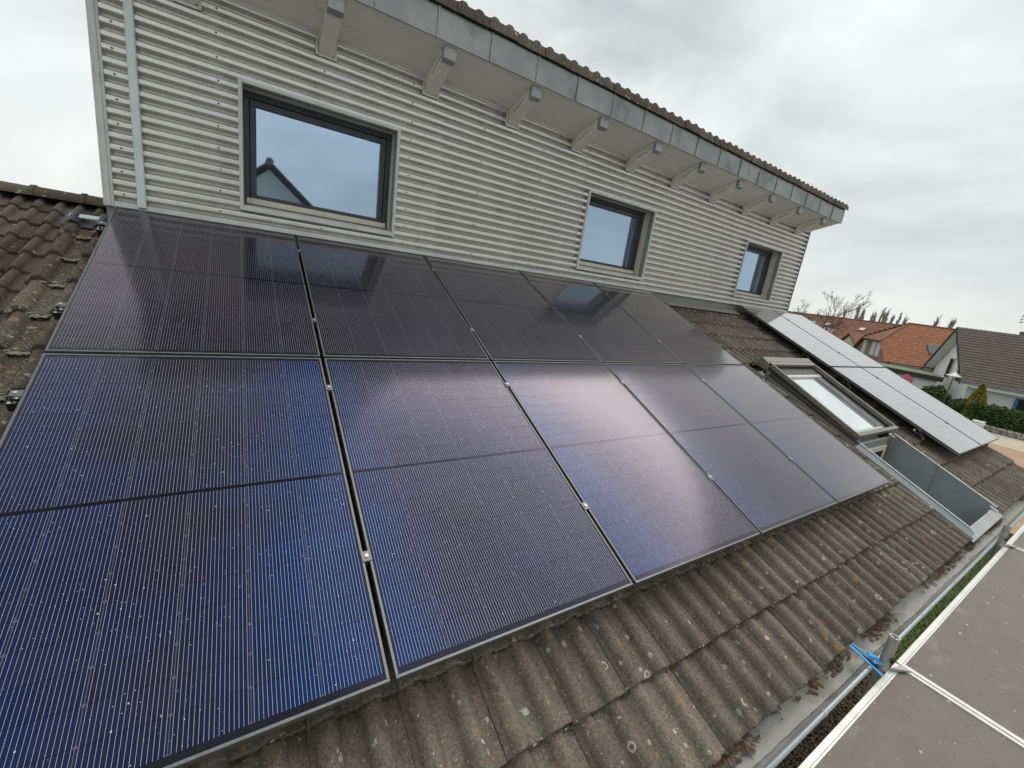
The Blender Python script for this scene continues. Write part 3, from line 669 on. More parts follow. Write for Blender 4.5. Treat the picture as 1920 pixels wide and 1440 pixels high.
for c in range(7, 13):
    bf = 4.157 - 0.333 * c
    for i in range(34):
        u = abs(g.gauss(0.130, 0.022)) + 0.0; k_ = g.uniform(0.004, 0.013)
        tuft(S, -0.30 + u, bf + g.uniform(0.0, 0.02), -0.203 + roll(u) * .6 + k_ * 0.8, k_, g)
    for i in range(120):
        u = g.uniform(0.08, 0.18); v = g.uniform(-0.33, 0) * (g.random() ** 0.6)
        tuft(S, -0.30 + u, bf + v, -0.185 + roll(u) - 0.024 * (-v) / .333 - 0.001, g.uniform(0.0015, 0.0045), g)
for c in (1, 2):
    bf = 4.157 - 0.333 * c
    for i in range(70):
        x = g.uniform(0.8, 6.2); u = x % 0.3
        tuft(S, x, bf + g.uniform(-0.012, 0.006), -0.183 + roll(u), g.uniform(0.003, 0.008), g)
S.build('lichen_tufts', 'moss', recalc=False, label='grey green lichen cushions on the verge tiles beside the panels', cat='lichen', kind='stuff')

# ---- roof window with shutter casing, and the cut-out terrace below it
XL, XR = 6.45, 7.70
def fr(b): return 0.005 + (-0.0466 - 0.005) * (b - 1.71) / (2.945 - 1.71)          # casing top, h above the panel plane
def slab(S, x0, x1, b0, b1, top, bot):
    """bar in the roof frame whose top follows the casing; top/bot are offsets from it"""
    lo = [(x0, b0, fr(b0) + bot), (x1, b0, fr(b0) + bot), (x1, b1, fr(b1) + bot), (x0, b1, fr(b1) + bot)]
    hi = [(x0, b0, fr(b0) + top), (x1, b0, fr(b0) + top), (x1, b1, fr(b1) + top), (x0, b1, fr(b1) + top)]
    S.hexa(lo, hi)
S = RT(); slab(S, XL + 0.05, XR - 0.05, 1.62, 2.90, -0.115, -0.15)
rw = hpart(S, 'roof_window', 'velux_dk', label='roof window with olive grey shutter casing between the panel arrays')
for a in ((XL, XL + 0.035, 1.68, 2.91, 0, -0.05), (XR - 0.035, XR, 1.68, 2.91, 0, -0.05), (XL, XR, 2.91, 2.955, 0.002, -0.045)): S = RT(); slab(S, *a); sub(S, 'casing_rail', 'velux', rw, bevel=0.003)
for a in ((XL + 0.006, XL + 0.03), (XR - 0.03, XR - 0.006)): S = RT(); slab(S, *a, 1.70, 2.93, -0.0505, -0.16); sub(S, 'casing_skirt', 'velux_dk', rw)
S = RT(); S.hexa([(XL - 0.035, 1.745, -0.10), (XL - 0.035, 1.56, -0.10), (XL + 0.002, 1.56, -0.10), (XL + 0.002, 1.745, -0.10)], [(XL - 0.035, 1.70, 0.0), (XL - 0.035, 1.585, 0.012), (XL + 0.002, 1.585, 0.014), (XL + 0.002, 1.70, 0.002)])
sub(S, 'hood_end', 'velux', rw, bevel=0.003)
S = RT(); S.hexa([(XL - 0.0, 1.70, -0.10), (XL - 0.0, 1.54, -0.14), (XR, 1.54, -0.14), (XR, 1.70, -0.10)], [(XL - 0.0, 1.675, 0.006), (XL, 1.585, 0.016), (XR, 1.585, 0.016), (XR, 1.675, 0.006)])
S.box(XL + 0.0, XR, 1.678, 1.735, -0.03, 0.0045)
sub(S, 'hood', 'velux', rw, bevel=0.003)
S = RT(); slab(S, XL + 0.036, XR - 0.036, 1.736, 1.86, -0.055, -0.112); sub(S, 'top_cover', 'velux_dk', rw)
S = RT(); slab(S, XL + 0.06, XR - 0.06, 1.86, 1.915, -0.06, -0.11); sub(S, 'upper_sash_rail', 'trim', rw, bevel=0.004)
for a in ((XL + 0.10, XL + 0.18, 1.916, 2.835, -0.075, -0.11), (XR - 0.23, XR - 0.16, 1.916, 2.835, -0.062, -0.11), (XR - 0.155, XR - 0.135, 1.916, 2.86, -0.052, -0.11)): S = RT(); slab(S, *a); sub(S, 'side_sash_rail', 'zinc', rw, bevel=0.004)
S = RT(); slab(S, XL + 0.10, XR - 0.13, 2.836, 2.872, -0.066, -0.11); sub(S, 'lower_sash_rail', 'trim', rw, bevel=0.004)
S = RT(); slab(S, XL + 0.175, XR - 0.225, 1.90, 2.84, -0.086, -0.10); sub(S, 'pane', 'sglass', rw)
S = RT()
S.hexa([(XL - 0.075, 1.80, -0.168), (XL + 0.005, 1.80, -0.168), (XL + 0.005, 3.0, -0.168), (XL - 0.075, 3.0, -0.168)], [(XL - 0.075, 1.80, -0.163), (XL + 0.005, 1.80, -0.10), (XL + 0.005, 3.0, -0.10), (XL - 0.075, 3.0, -0.163)])
S.box(XL - 0.03, XL - 0.02, 1.80, 3.0, -0.13, -0.105)
sub(S, 'side_flashing', 'velux_dk', rw)
S = RT(); S.box(XL - 0.05, XL + 0.004, 1.755, 1.80, -0.155, -0.09); sub(S, 'flashing_end', 'velux', rw, bevel=0.004)
S = RT(); S.box(XR - 0.004, XR + 0.09, 1.56, 4.13, -0.19, -0.178); sub(S, 'side_flashing', 'zinc_blue', rw)

FZ = -2.12
def topz(y, d): return under(y, d)
yA, yE = YB, -3.655
S = MB(); S.box(XL, XR, yE, YB + 0.06, FZ - 0.02, FZ)
te = hpart(S, 'roof_terrace', 'zinc_blue', label='zinc lined cut-out below the roof window, open to the gutter')
S = MB(); S.prism([(YB, topz(YB, 0.112)), (yE, topz(yE, 0.112)), (yE, FZ - 0.01), (YB, FZ - 0.01)], XL, XL + 0.008); sub(S, 'left_cheek', 'zinc_blue', te)
S = MB(); S.prism([(YB, topz(YB, 0.140)), (yE + 0.02, topz(yE + 0.02, 0.140)), (yE + 0.02, FZ - 0.01), (YB, FZ - 0.01)], XR - 0.008, XR); sub(S, 'right_cheek', 'zinc_blue', te)
for a in ((XL - 0.006, XL + 0.012, 2.97, 4.10, -0.113, -0.105), (XR - 0.014, XR + 0.012, 2.97, 4.09, -0.140, -0.132)): S = RT(); S.box(*a); sub(S, 'cheek_cap', 'zinc_pale', te)
S = RT()
S.hexa([(XL - 0.055, 3.0, -0.19), (XL - 0.004, 3.0, -0.19), (XL - 0.004, 4.15, -0.19), (XL - 0.055, 4.15, -0.19)], [(XL - 0.055, 3.0, -0.155), (XL - 0.0025, 3.0, -0.116), (XL - 0.0025, 4.13, -0.116), (XL - 0.055, 4.15, -0.155)])
sub(S, 'upstand_flashing', 'zinc_blue', te)
S = MB(); ys = -3.16; S.box(XR - 0.030, XR - 0.0082, ys - 0.008, ys + 0.008, FZ, topz(ys, 0.142)); sub(S, 'standing_seam', 'zinc_mid', te)
S = MB(); S.prism([(yE - 0.016, FZ - 0.02), (yE, FZ - 0.02), (yE, -1.835), (yE - 0.016, -1.835)], XL + 0.01, XR - 0.01); sub(S, 'front_lip', 'zinc_mid', te)
S = MB(); S.prism([(yE + 0.002, -1.832), (yE - 0.09, -1.868), (yE - 0.09, -1.872), (yE + 0.002, -1.8355)], XL - 0.04, XR + 0.05); sub(S, 'gutter_apron', 'zinc_mid', te)
ztop = topz(YB, 0.17)
S = MB(); S.box(XL + 0.009, XR - 0.009, YB + 0.012, YB + 0.05, FZ, ztop - 0.0); sub(S, 'back_wall', 'trim_dark', te)  # dark colour stands in for shade under the overhanging casing
S = MB(); S.box(XL + 0.12, XR - 0.22, YB - 0.012, YB + 0.010, FZ + 0.05, FZ + 0.10); S.box(XL + 0.12, XR - 0.22, YB - 0.012, YB + 0.010, ztop - 0.14, ztop - 0.08)
S.box(XL + 0.12, XL + 0.17, YB - 0.012, YB + 0.010, FZ + 0.10, ztop - 0.14); S.box(XR - 0.27, XR - 0.22, YB - 0.012, YB + 0.010, FZ + 0.10, ztop - 0.14)
sub(S, 'window_frame', 'cream', te, bevel=0.002)
S = MB(); S.box(XL + 0.16, XR - 0.26, YB - 0.002, YB + 0.004, FZ + 0.09, ztop - 0.13); sub(S, 'pane', 'dglass', te)
S = MB(); S.box(XR - 0.15, XR - 0.07, YB - 0.03, YB + 0.011, FZ, ztop + 0.02); sub(S, 'post', 'velux', te)

# ------------------------------------------------------------------ solar panels
PW, PH, PG = 1.134, 1.7399, 0.02
LIP = 0.0095
S = MB()
for x0, x1, y0, y1 in ((0, PW, 0, LIP), (0, PW, PH - LIP, PH), (0, LIP, LIP, PH - LIP), (PW - LIP, PW, LIP, PH - LIP)):
    S.box(x0, x1, -y1, -y0, -0.035, 0.0)
FRAME = S.mesh('frame', 'frame', bevel=0.0008)
S = MB(); S.box(LIP - 0.001, PW - LIP + 0.001, -(PH - LIP + 0.001), -(LIP - 0.001), -0.0062, -0.0030); SHEET = S.mesh('back_sheet', 'sheet')
S = MB(); S.box(0.014, PW - 0.014, -PH / 2 - 0.0065, -PH / 2 + 0.0065, -0.0032, -0.0026); STRIP = S.mesh('middle_strip', 'strip')
CW, CH = 0.1818, 0.0914
GXc = 0.0026; GYc = 0.0012
mx0 = (PW - 6 * CW - 5 * GXc) / 2; half = (9 * CH + 8 * GYc); my0 = (PH / 2 - 0.007 - half) - 0.002
S = MB(); ch = 0.0045; a, b = CW / 2, CH / 2
S.add([(-a + ch, -b, 0), (a - ch, -b, 0), (a, -b + ch, 0), (a, b - ch, 0), (a - ch, b, 0), (-a + ch, b, 0), (-a, b - ch, 0), (-a, -b + ch, 0)], [tuple(range(8))])
CELL = S.mesh('solar_cell', 'cell', recalc=False)
S = MB()
for i in range(5):
    xc_ = mx0 + (i + 1) * CW + (i + 0.5) * GXc
    for y0_ in (my0, PH / 2 + 0.007): S.box(xc_ - 0.0062, xc_ + 0.0062, -(y0_ + half), -y0_, -0.0029, -0.0026)
RIBBON = S.mesh('column_ribbons', 'ribbon')
# local frame of a panel: x along the ridge, y up the slope, z out of the roof; top left corner at the origin
PM = Matrix(((1, 0, 0, 0), (0, CT, -ST, 0), (0, ST, CT, 0), (0, 0, 0, 1)))
ordn = ['leftmost', 'second from the left', 'middle', 'second from the right', 'rightmost']
rt = random.Random(9)
def sky_sheen_tint(row, colm, fx, fy):  # blue reflection bands painted into the cell colour, fixed to each panel
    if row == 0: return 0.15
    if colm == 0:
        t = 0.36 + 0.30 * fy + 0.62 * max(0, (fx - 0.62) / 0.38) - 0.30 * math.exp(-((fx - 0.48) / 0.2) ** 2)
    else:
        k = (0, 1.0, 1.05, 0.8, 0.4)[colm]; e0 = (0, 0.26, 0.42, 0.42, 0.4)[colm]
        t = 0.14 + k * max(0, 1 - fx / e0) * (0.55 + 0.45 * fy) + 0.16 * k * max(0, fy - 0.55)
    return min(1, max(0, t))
def solar_panel(x, b, label, row, colm):
    p = bpy.data.objects.new('solar_panel', None); COL.objects.link(p); p.empty_display_size = 0.1
    p.matrix_world = Matrix.Translation(roofp(x, b, 0)) @ PM
    tag(p, label, 'solar panel', 'solar panels on the tiled roof')
    obj('frame', FRAME, p)
    sh = obj('back_sheet', SHEET, p); obj('middle_strip', STRIP, p); obj('column_ribbons', RIBBON, sh, kind='stuff')
    for hf in range(2):
        for j in range(9):
            for i in range(6):
                cx = mx0 + CW / 2 + i * (CW + GXc)
                cyy = (my0 if hf == 0 else PH / 2 + 0.007) + CH / 2 + j * (CH + GYc)
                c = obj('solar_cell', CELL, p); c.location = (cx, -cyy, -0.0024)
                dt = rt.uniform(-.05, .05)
                c['tint'] = sky_sheen_tint(row, colm, (cx - CW / 2) / PW, cyy / PH) + dt; c['tint_right'] = sky_sheen_tint(row, colm, (cx + CW / 2) / PW, cyy / PH) + dt
                c['tone'] = (0.42 if row == 0 else 0.88) + 0.24 * rt.random()  # top row darkened in its colour, standing in for the wall it mirrors
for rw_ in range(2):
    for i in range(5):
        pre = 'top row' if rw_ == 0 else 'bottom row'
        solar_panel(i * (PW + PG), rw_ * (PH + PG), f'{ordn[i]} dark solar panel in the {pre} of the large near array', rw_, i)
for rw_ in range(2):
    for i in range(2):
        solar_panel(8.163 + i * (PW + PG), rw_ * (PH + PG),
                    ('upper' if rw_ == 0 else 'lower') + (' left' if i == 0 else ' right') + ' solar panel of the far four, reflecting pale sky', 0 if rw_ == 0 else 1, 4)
# rails, clamps, hooks
RB = [0.325, 1.352, 2.032, 3.055]
def ring_box(S, x0, x1, b0, b1, h0, h1, t=0.004):
    S.box(x0, x1, b0, b0 + t, h0, h1); S.box(x0, x1, b1 - t, b1, h0, h1); S.box(x0, x1, b0 + t, b1 - t, h0, h0 + t); S.box(x0, x1, b0 + t, b0 + 0.013, h1 - t, h1); S.box(x0, x1, b1 - 0.013, b1 - t, h1 - t, h1)
names = ['uppermost', 'second', 'third', 'lowest']
for ai, (xa, xb, xs) in enumerate(((-0.052, 5.79, [k * (PW + PG) - PG / 2 for k in range(1, 5)]), (8.115, 10.47, [8.163 + PW + PG / 2]))):
    for i, b in enumerate(RB):
        th = bpy.data.objects.new('mounting_rail', None); COL.objects.link(th)
        tag(th, f'{names[i]} black mounting rail under the {"large" if ai == 0 else "far four panel"} array', 'rail', 'mounting rails')
        S = RT(); ring_box(S, xa, xb, b - 0.02, b + 0.02, -0.078, -0.037); S.build('channel', 'rail', th)
        S = RT(); S.box(xa, xa + 0.03, b - 0.0155, b + 0.0155, -0.0738, -0.068); S.box(xa + 0.004, xa + 0.028, b - 0.0195, b - 0.008, -0.0368, -0.0355); S.box(xa + 0.004, xa + 0.028, b + 0.008, b + 0.0195, -0.0368, -0.0355); S.build('rail_end', 'bare_alu', th)
        for x in xs:
            S = RT(); S.box(x - 0.019, x + 0.019, b - 0.022, b + 0.022, 0.0012, 0.0042); S.box(x - 0.0085, x + 0.0085, b - 0.022, b + 0.022, -0.036, 0.0011)
            cl = S.build('mid_clamp', 'frame', th, bevel=0.0006)
            S = RT(); S.tube([(x, b, 0.0043), (x, b, 0.0095)], 0.0072, 10); S.build('bolt', 'bare_alu', cl)
        for x, sg in ((xa + 0.047 if ai == 0 else 8.163, -1), (xb - 0.035 if ai == 0 else 10.451, 1)):
            S = RT()
            if sg < 0: S.box(x - 0.032, x + 0.006, b - 0.018, b + 0.018, 0.0012, 0.0042); S.box(x - 0.032, x - 0.028, b - 0.018, b + 0.018, -0.036, 0.0011)
            else: S.box(x - 0.006, x + 0.026, b - 0.018, b + 0.018, 0.0012, 0.0042); S.box(x + 0.022, x + 0.026, b - 0.018, b + 0.018, -0.036, 0.0011)
            cl = S.build('end_clamp', 'frame', th, bevel=0.0006)
            S = RT(); xo = x - 0.015 if sg < 0 else x + 0.012; S.tube([(xo, b, 0.0043), (xo, b, 0.0085)], 0.0068, 10); S.build('bolt', 'bare_alu', cl)
        hx = [0.36, 1.26, 2.16, 3.06, 3.96, 4.86] if ai == 0 else [8.24, 9.16, 10.06]
        for x in hx:
            S = RT(); ww = 0.016
            path = [(b + 0.015, -0.05), (b + 0.03, -0.09), (b + 0.075, -0.096), (b + 0.088, -0.125), (b + 0.082, -0.152), (b - 0.10, -0.150)]
            for q in range(len(path) - 1):
                (b0, h0), (b1, h1) = path[q], path[q + 1]; db, dh = b1 - b0, h1 - h0; l = math.hypot(db, dh); nb_, nh_ = -dh / l * .003, db / l * .003
                S.hexa([(x - ww, b0 - nb_, h0 - nh_), (x + ww, b0 - nb_, h0 - nh_), (x + ww, b1 - nb_, h1 - nh_), (x - ww, b1 - nb_, h1 - nh_)],
                       [(x - ww, b0 + nb_, h0 + nh_), (x + ww, b0 + nb_, h0 + nh_), (x + ww, b1 + nb_, h1 + nh_), (x - ww, b1 + nb_, h1 + nh_)])
            S.build('roof_hook', 'bare_alu', th)
        if ai == 1 and i == 3:
            S = RT(); S.box(xa - 0.006, xa + 0.0, b - 0.045, b - 0.025, -0.07, -0.045); S.build('cable_plug', 'yellow', th)
            

# ------------------------------------------------------------------ scaffold
DZ = -1.92
sc_ = empty('scaffold', (5.4, -4.2, GZ), 'scaffold with brown plywood decks and galvanised tubes along the gutter', 'scaffold')
xs = [0.79, 3.86, 6.93, 10.0, 13.07]
for k in range(4):
    x0, x1 = xs[k], xs[k + 1]
    for j, (ya, yb) in enumerate(((-4.50, -3.888), (-5.13, -4.518))):
        S = MB(); S.box(x0 + 0.03, x1 - 0.03, ya + 0.026, yb - 0.026, DZ - 0.012, DZ - 0.003)
        dk = part(S, 'deck_panel', 'ply', sc_)
        S = MB(); S.box(x0 + 0.008, x1 - 0.008, yb - 0.026, yb, DZ - 0.06, DZ + 0.004); S.build('edge_profile', 'alu_edge', dk, bevel=0.002)
        S = MB(); S.box(x0 + 0.03, x1 - 0.03, yb - 0.034, yb - 0.0265, DZ - 0.0028, DZ - 0.0005); S.build('edge_seal', 'alu_edge', dk)
        S = MB(); S.box(x0 + 0.008, x1 - 0.008, ya, ya + 0.026, DZ - 0.06, DZ + 0.004); S.build('edge_profile', 'alu_edge', dk, bevel=0.002)
        for a in ((x0 + 0.008, x0 + 0.030), (x1 - 0.030, x1 - 0.008)): S = MB(); S.box(*a, ya + 0.0262, yb - 0.0262, DZ - 0.06, DZ + 0.006); S.build('end_profile', 'alu_edge', dk, bevel=0.002)
    S = MB(); S.box(x0 - 0.006, x0 + 0.006, -5.13, -3.90, DZ - 0.03, DZ + 0.011); part(S, 'cross_rail', 'alu_edge', sc_, bevel=0.002)
def hollow(S, x, y, z0, z1, r0, r1, seg=20):
    vs = []
    for r_, z in ((r0, z0), (r0, z1), (r1, z1), (r1, z1 - 0.12)):
        vs += [(x + r_ * math.cos(6.28318 * k / seg), y + r_ * math.sin(6.28318 * k / seg), z) for k in range(seg)]
    S.add(vs, [(q * seg + k, q * seg + (k + 1) % seg, (q + 1) * seg + (k + 1) % seg, (q + 1) * seg + k) for q in range(3) for k in range(seg)] + [tuple(range(3 * seg, 4 * seg))])
for x in (0.65, 3.722, 6.793, 9.86):
    S = MB(); hollow(S, x, -3.864, GZ, -1.705, 0.0242, 0.0175)
    st = part(S, 'tube', 'galv', sc_, smooth=False)
    S = MB(); hollow(S, x, -3.864, GZ + 0.5, -1.711, 0.0135, 0.009); S.build('spigot', 'bare_alu', st)
    S = MB(); S.add([(x + 0.0, -3.892, DZ + 0.0065), (x + 0.12, -3.915, DZ + 0.0065), (x + 0.128, -3.96, DZ + 0.0065), (x + 0.0, -3.892, DZ + 0.03), (x + 0.12, -3.915, DZ + 0.014), (x + 0.128, -3.96, DZ + 0.014)], [(0, 2, 1), (3, 4, 5), (0, 1, 4, 3), (1, 2, 5, 4), (2, 0, 3, 5)]); S.build('bracket', 'galv', st)
    S = MB(); S.box(x - 0.028, x + 0.0, -3.90, -3.8885, -1.845, -1.825); S.build('pin_hole', 'black', st)

# ------------------------------------------------------------------ blue lashing clamp at the gutter
bc = empty('blue_clamp', (3.62, -3.81, -1.90), 'bright blue plastic lashing clamp between the eaves tiles and scaffold tube', 'clamp')
def bar3(S, p, q, w, t):
    p, q = Vector(p), Vector(q); dr = (q - p).normalized(); sd_ = dr.cross(Vector((0, 0, 1))).normalized() * w / 2; up = sd_.cross(dr).normalized() * t / 2
    S.hexa([tuple(p - sd_ - up), tuple(p + sd_ - up), tuple(q + sd_ - up), tuple(q - sd_ - up)], [tuple(p - sd_ + up), tuple(p + sd_ + up), tuple(q + sd_ + up), tuple(q - sd_ + up)])
S = MB(); bar3(S, (3.585, -3.735, -1.828), (3.575, -3.90, -1.868), 0.016, 0.006); part(S, 'strap', 'blue', bc, bevel=0.001)
S = MB(); bar3(S, (3.609, -3.735, -1.826), (3.635, -3.83, -1.850), 0.015, 0.006); part(S, 'upper_arm', 'blue', bc, bevel=0.001)
S = MB(); bar3(S, (3.640, -3.805, -1.842), (3.672, -3.846, -1.852), 0.030, 0.012); part(S, 'jaw', 'blue', bc, bevel=0.003)
S = MB(); bar3(S, (3.622, -3.838, -1.858), (3.672, -3.866, -1.866), 0.018, 0.010); part(S, 'lower_jaw', 'blue', bc, bevel=0.003)
S = MB(); bar3(S, (3.595, -3.77, -1.846), (3.63, -3.862, -1.872), 0.024, 0.006); part(S, 'buckle', 'black', bc)

# ------------------------------------------------------------------ neighbouring house on the left
nh = empty('neighbouring_house', (-2.0, 2.0, GZ), 'attached neighbour with brown roll tile roof and ridge, left of the panels', 'house')
NH = -1.066
S = RT(); S.box(-4.0, -0.34, -2.5, 1.6, NH - 0.10, NH - 0.075); nr = part(S, 'roof', 'roof_verge', nh)
NT = [tile_mesh('roof_tile', 'tile_old', 0.0012, 0.3088, 0.385, 0.030, seed=60 + s) for s in range(3)]
for k in range(7):
    for c in range(11):
        if c == 0: pass
        x0 = -0.36 - 0.31 * (k + 1) + 0.02; bf = -2.157 + 0.327 * c
        if bf > 1.3: continue
        hi_ = 0.31 * k > 1.0 + 0.03 * 0 and c > 4
        o = obj('roof_tile', NT[random.randrange(3)], nr)
        o.matrix_basis = Matrix.Translation(roofp(x0 + random.uniform(-.003, .003), bf + random.uniform(-.005, .005), NH + random.uniform(-.002, .003))) @ ROOFM @ Matrix.Rotation(random.uniform(-.008, .008), 4, 'Z')
S = MB(); S.prism([(2.72, -0.12), (0.35, -1.2), (0.35, GZ), (5.4, GZ), (5.4, -1.2)], -4.0, -0.36); part(S, 'wall', 'render_w', nh)
S = MB(); S.prism([(2.76, 0.05), (5.6, -1.1), (5.6, -1.06), (2.76, 0.09)], -4.0, -0.08); part(S, 'rear_roof', 'tile_old', nh)
RCY, RCZ = 2.72, 0.03
def cap_mesh():
    S = MB(); L_ = 0.44; rows = []
    for x, r_ in ((0.0, 0.128), (0.035, 0.130), (0.04, 0.118), (L_, 0.108)):
        rows += [(x, r_ * 1.25 * math.cos(math.pi * (0.04 + 0.92 * k / 12)), r_ * math.sin(math.pi * (0.04 + 0.92 * k / 12))) for k in range(13)]
    S.add(rows, [(q * 13 + k, q * 13 + k + 1, (q + 1) * 13 + k + 1, (q + 1) * 13 + k) for q in range(3) for k in range(12)] + [tuple(range(13))])
    return S.mesh('ridge_cap', 'tile_old', recalc=True)
cm = cap_mesh()
for k in range(9):
    o = obj('ridge_cap', cm, nr); o.matrix_basis = Matrix.Translation((-0.745 - 0.395 * (k - 2), RCY, RCZ + random.uniform(-.004, .004))) 

# ------------------------------------------------------------------ houses
def quadframe(o, ex, ey):
    """local frame for a house: ex along the gable, ey along the ridge, origin o"""
    o = Vector(o); ex = Vector((*ex, 0)).normalized(); ey = Vector((*ey, 0)).normalized()
    return lambda x, y, z: tuple(o + ex * x + ey * y + Vector((0, 0, z)))
def tiled_slope(tf, parent, name, mat, x_e, z_e, x_r, z_r, y0, y1, course, wide, hip=None, group=None):
    """one roof slope with stepped courses of rounded tiles, each course one strip of real relief"""
    run = math.hypot(x_r - x_e, z_r - z_e); n = max(2, int(run / course)); ux, uz = (x_r - x_e) / run, (z_r - z_e) / run
    nx_, nz_ = -uz, ux
    if nz_ < 0: nx_, nz_ = -nx_, -nz_
    S = MB(tf)
    for c in range(n):
        s0, s1 = run * c / n, run * (c + 1) / n + course * 0.1
        m = int((y1 - y0) / (wide / 4)); vs = []
        ya, yb = y0, y1
        if hip: ya = y0 + hip(s0 / run)
        for (s, h) in ((s0, 0.0), (s0, 0.05), (s1, 0.012)):
            for i in range(m + 1):
                y = ya + (yb - ya) * i / m
                hh = h + (0.028 * (1 if (i % 4) in (0, 1) else 0) if h > 0 else 0)
                vs.append((x_e + ux * s + nx_ * hh, y, z_e + uz * s + nz_ * hh))
        S.add(vs, [(q * (m + 1) + i, q * (m + 1) + i + 1, (q + 1) * (m + 1) + i + 1, (q + 1) * (m + 1) + i) for q in range(2) for i in range(m)])
    return part_at(S, name, mat, parent)
def part_at(S, name, mat, parent, **kw):
    base = Vector((0, 0, 0)); p = parent
    while p is not None: base += Vector(p.location); p = p.parent
    o = S.build(name, mat, parent, **kw); o.location = -base; return o

# white house
C0 = (49.8, 4.28, 0); gx = (0.905, 0.425); gy = (0.425, -0.905)
wh = empty('white_house', (C0[0] + 3, C0[1] - 2, GZ), 'white rendered house with grey brown tile roof behind the hedge', 'house')
T = quadframe(C0, gx, gy); HWd, HL, EZ, RZ = 11.1, 13.0, -3.0, 1.25
S = MB(T); S.prism([(0.7, GZ), (HWd - 0.7, GZ), (HWd - 0.7, EZ + 0.3), (HWd / 2, RZ - 0.25), (0.7, EZ + 0.3)], 0.75, HL, axis=1); part_at(S, 'wall', 'render_w', wh)
tiled_slope(T, wh, 'roof', 'roof_grey', -0.1, EZ - 0.05, HWd / 2, RZ, 0.0, HL + 0.5, 0.34, 0.30)
tiled_slope(T, wh, 'roof', 'roof_grey', HWd + 0.1, EZ - 0.05, HWd / 2, RZ, 0.0, HL + 0.5, 0.34, 0.30)
S = MB(T); S.prism([(-0.1, EZ - 0.09), (HWd / 2, RZ - 0.05), (HWd + 0.1, EZ - 0.09), (HWd + 0.1, EZ - 0.26), (HWd / 2, RZ - 0.24), (-0.1, EZ - 0.26)], -0.03, 0.06, axis=1); part_at(S, 'verge_board', 'roof_verge', wh)
S = MB(T); S.prism([(-0.05, EZ - 0.17), (HWd / 2, RZ - 0.14), (HWd + 0.05, EZ - 0.17), (HWd + 0.05, EZ - 0.24), (HWd / 2, RZ - 0.22), (-0.05, EZ - 0.24)], 0.062, 0.75, axis=1); part_at(S, 'verge_soffit', 'render_w', wh)
S = MB(T); S.box(0.0, 0.70, 0.75, HL, EZ - 0.42, EZ - 0.13); part_at(S, 'eaves_box', 'render_w', wh)
S = MB(T); S.tube([T_ for T_ in [(-0.08, 0.0, EZ - 0.10), (-0.08, HL, EZ - 0.10)]], 0.07, 8); part_at(S, 'gutter', 'zinc', wh)
S = MB(T); S.tube([(-0.05, 8.9, EZ - 0.15), (0.1, 8.9, EZ - 0.4), (0.55, 8.9, EZ - 0.9), (0.6, 8.9, GZ)], 0.05, 8); part_at(S, 'downpipe', 'zinc', wh)
def hwin(x, z0, z1, w, mat='dglass'):
    S = MB(T); S.box(x, x + w, 0.70, 0.76, z0, z1); S.box(x - 0.12, x, 0.66, 0.77, z0 - 0.1, z1 + 0.05); o = part_at(S, 'window', 'trim', wh)
    S = MB(T); S.box(x + 0.08, x + w - 0.08, 0.68, 0.699, z0 + 0.08, z1 - 0.08); S.build('pane', mat, o)
hwin(5.6, -3.35, -1.5, 1.2); hwin(2.6, -3.35, -1.7, 1.4); hwin(6.2, -5.2, -4.1, 1.0)
S = MB(T); S.box(0.64, 0.70, 3.6, 7.6, -5.75, -3.62); o = part_at(S, 'terrace_door', 'blue_paint', wh); S = MB(T); S.box(0.60, 0.639, 3.8, 7.4, -5.6, -3.72); S.build('pane', 'dglass', o)
S = MB(T); S.box(0.56, 0.599, 6.2, 6.9, -5.6, -3.75); S.build('curtain', 'cream', o)
S = MB(T); S.box(0.25, 0.42, 1.35, 1.52, GZ, EZ - 0.42); part_at(S, 'post', 'blue_paint', wh)
S = MB(T); S.box(-0.6, 0.64, 9.2, HL, GZ, -3.5); part_at(S, 'bay', 'render_w', wh)
S = MB(T); S.box(HWd / 2 - 1.0, HWd / 2 + 0.5, 8.1, 9.3, RZ - 1.2, RZ + 1.15); ch_ = part_at(S, 'chimney', 'chimney', wh)
S = MB(T); S.box(HWd / 2 - 1.1, HWd / 2 + 0.6, 8.0, 9.4, RZ - 1.25, RZ - 0.55); S.build('chimney_flashing', 'trim', ch_)
S = MB(T); S.tube([(HWd / 2 - 0.3, 8.7, RZ + 1.15), (HWd / 2 - 0.3, 8.7, RZ + 1.8)], 0.35, 10); S.build('chimney_pot', 'roof_verge', ch_)
an = empty('tv_antenna', T(HWd / 2, 5.0, RZ), 'thin television antenna above the white house ridge', 'antenna')
S = MB(T); b0 = (HWd / 2 + 3.0, 5.2); S.tube([(b0[0], b0[1], RZ - 2.0), (b0[0], b0[1], RZ + 1.9)], 0.03, 5); part_at(S, 'mast', 'lamp', an)
S = MB(T)
for z in (1.2, 1.45, 1.75):
    for q in range(5): S.tube([(b0[0], b0[1] - 0.6 + 0.3 * q, RZ + z - 0.12), (b0[0], b0[1] - 0.6 + 0.3 * q, RZ + z + 0.12)], 0.02, 4)
    S.tube([(b0[0], b0[1] - 0.7, RZ + z), (b0[0], b0[1] + 0.7, RZ + z)], 0.025, 4)
part_at(S, 'elements', 'lamp', an)

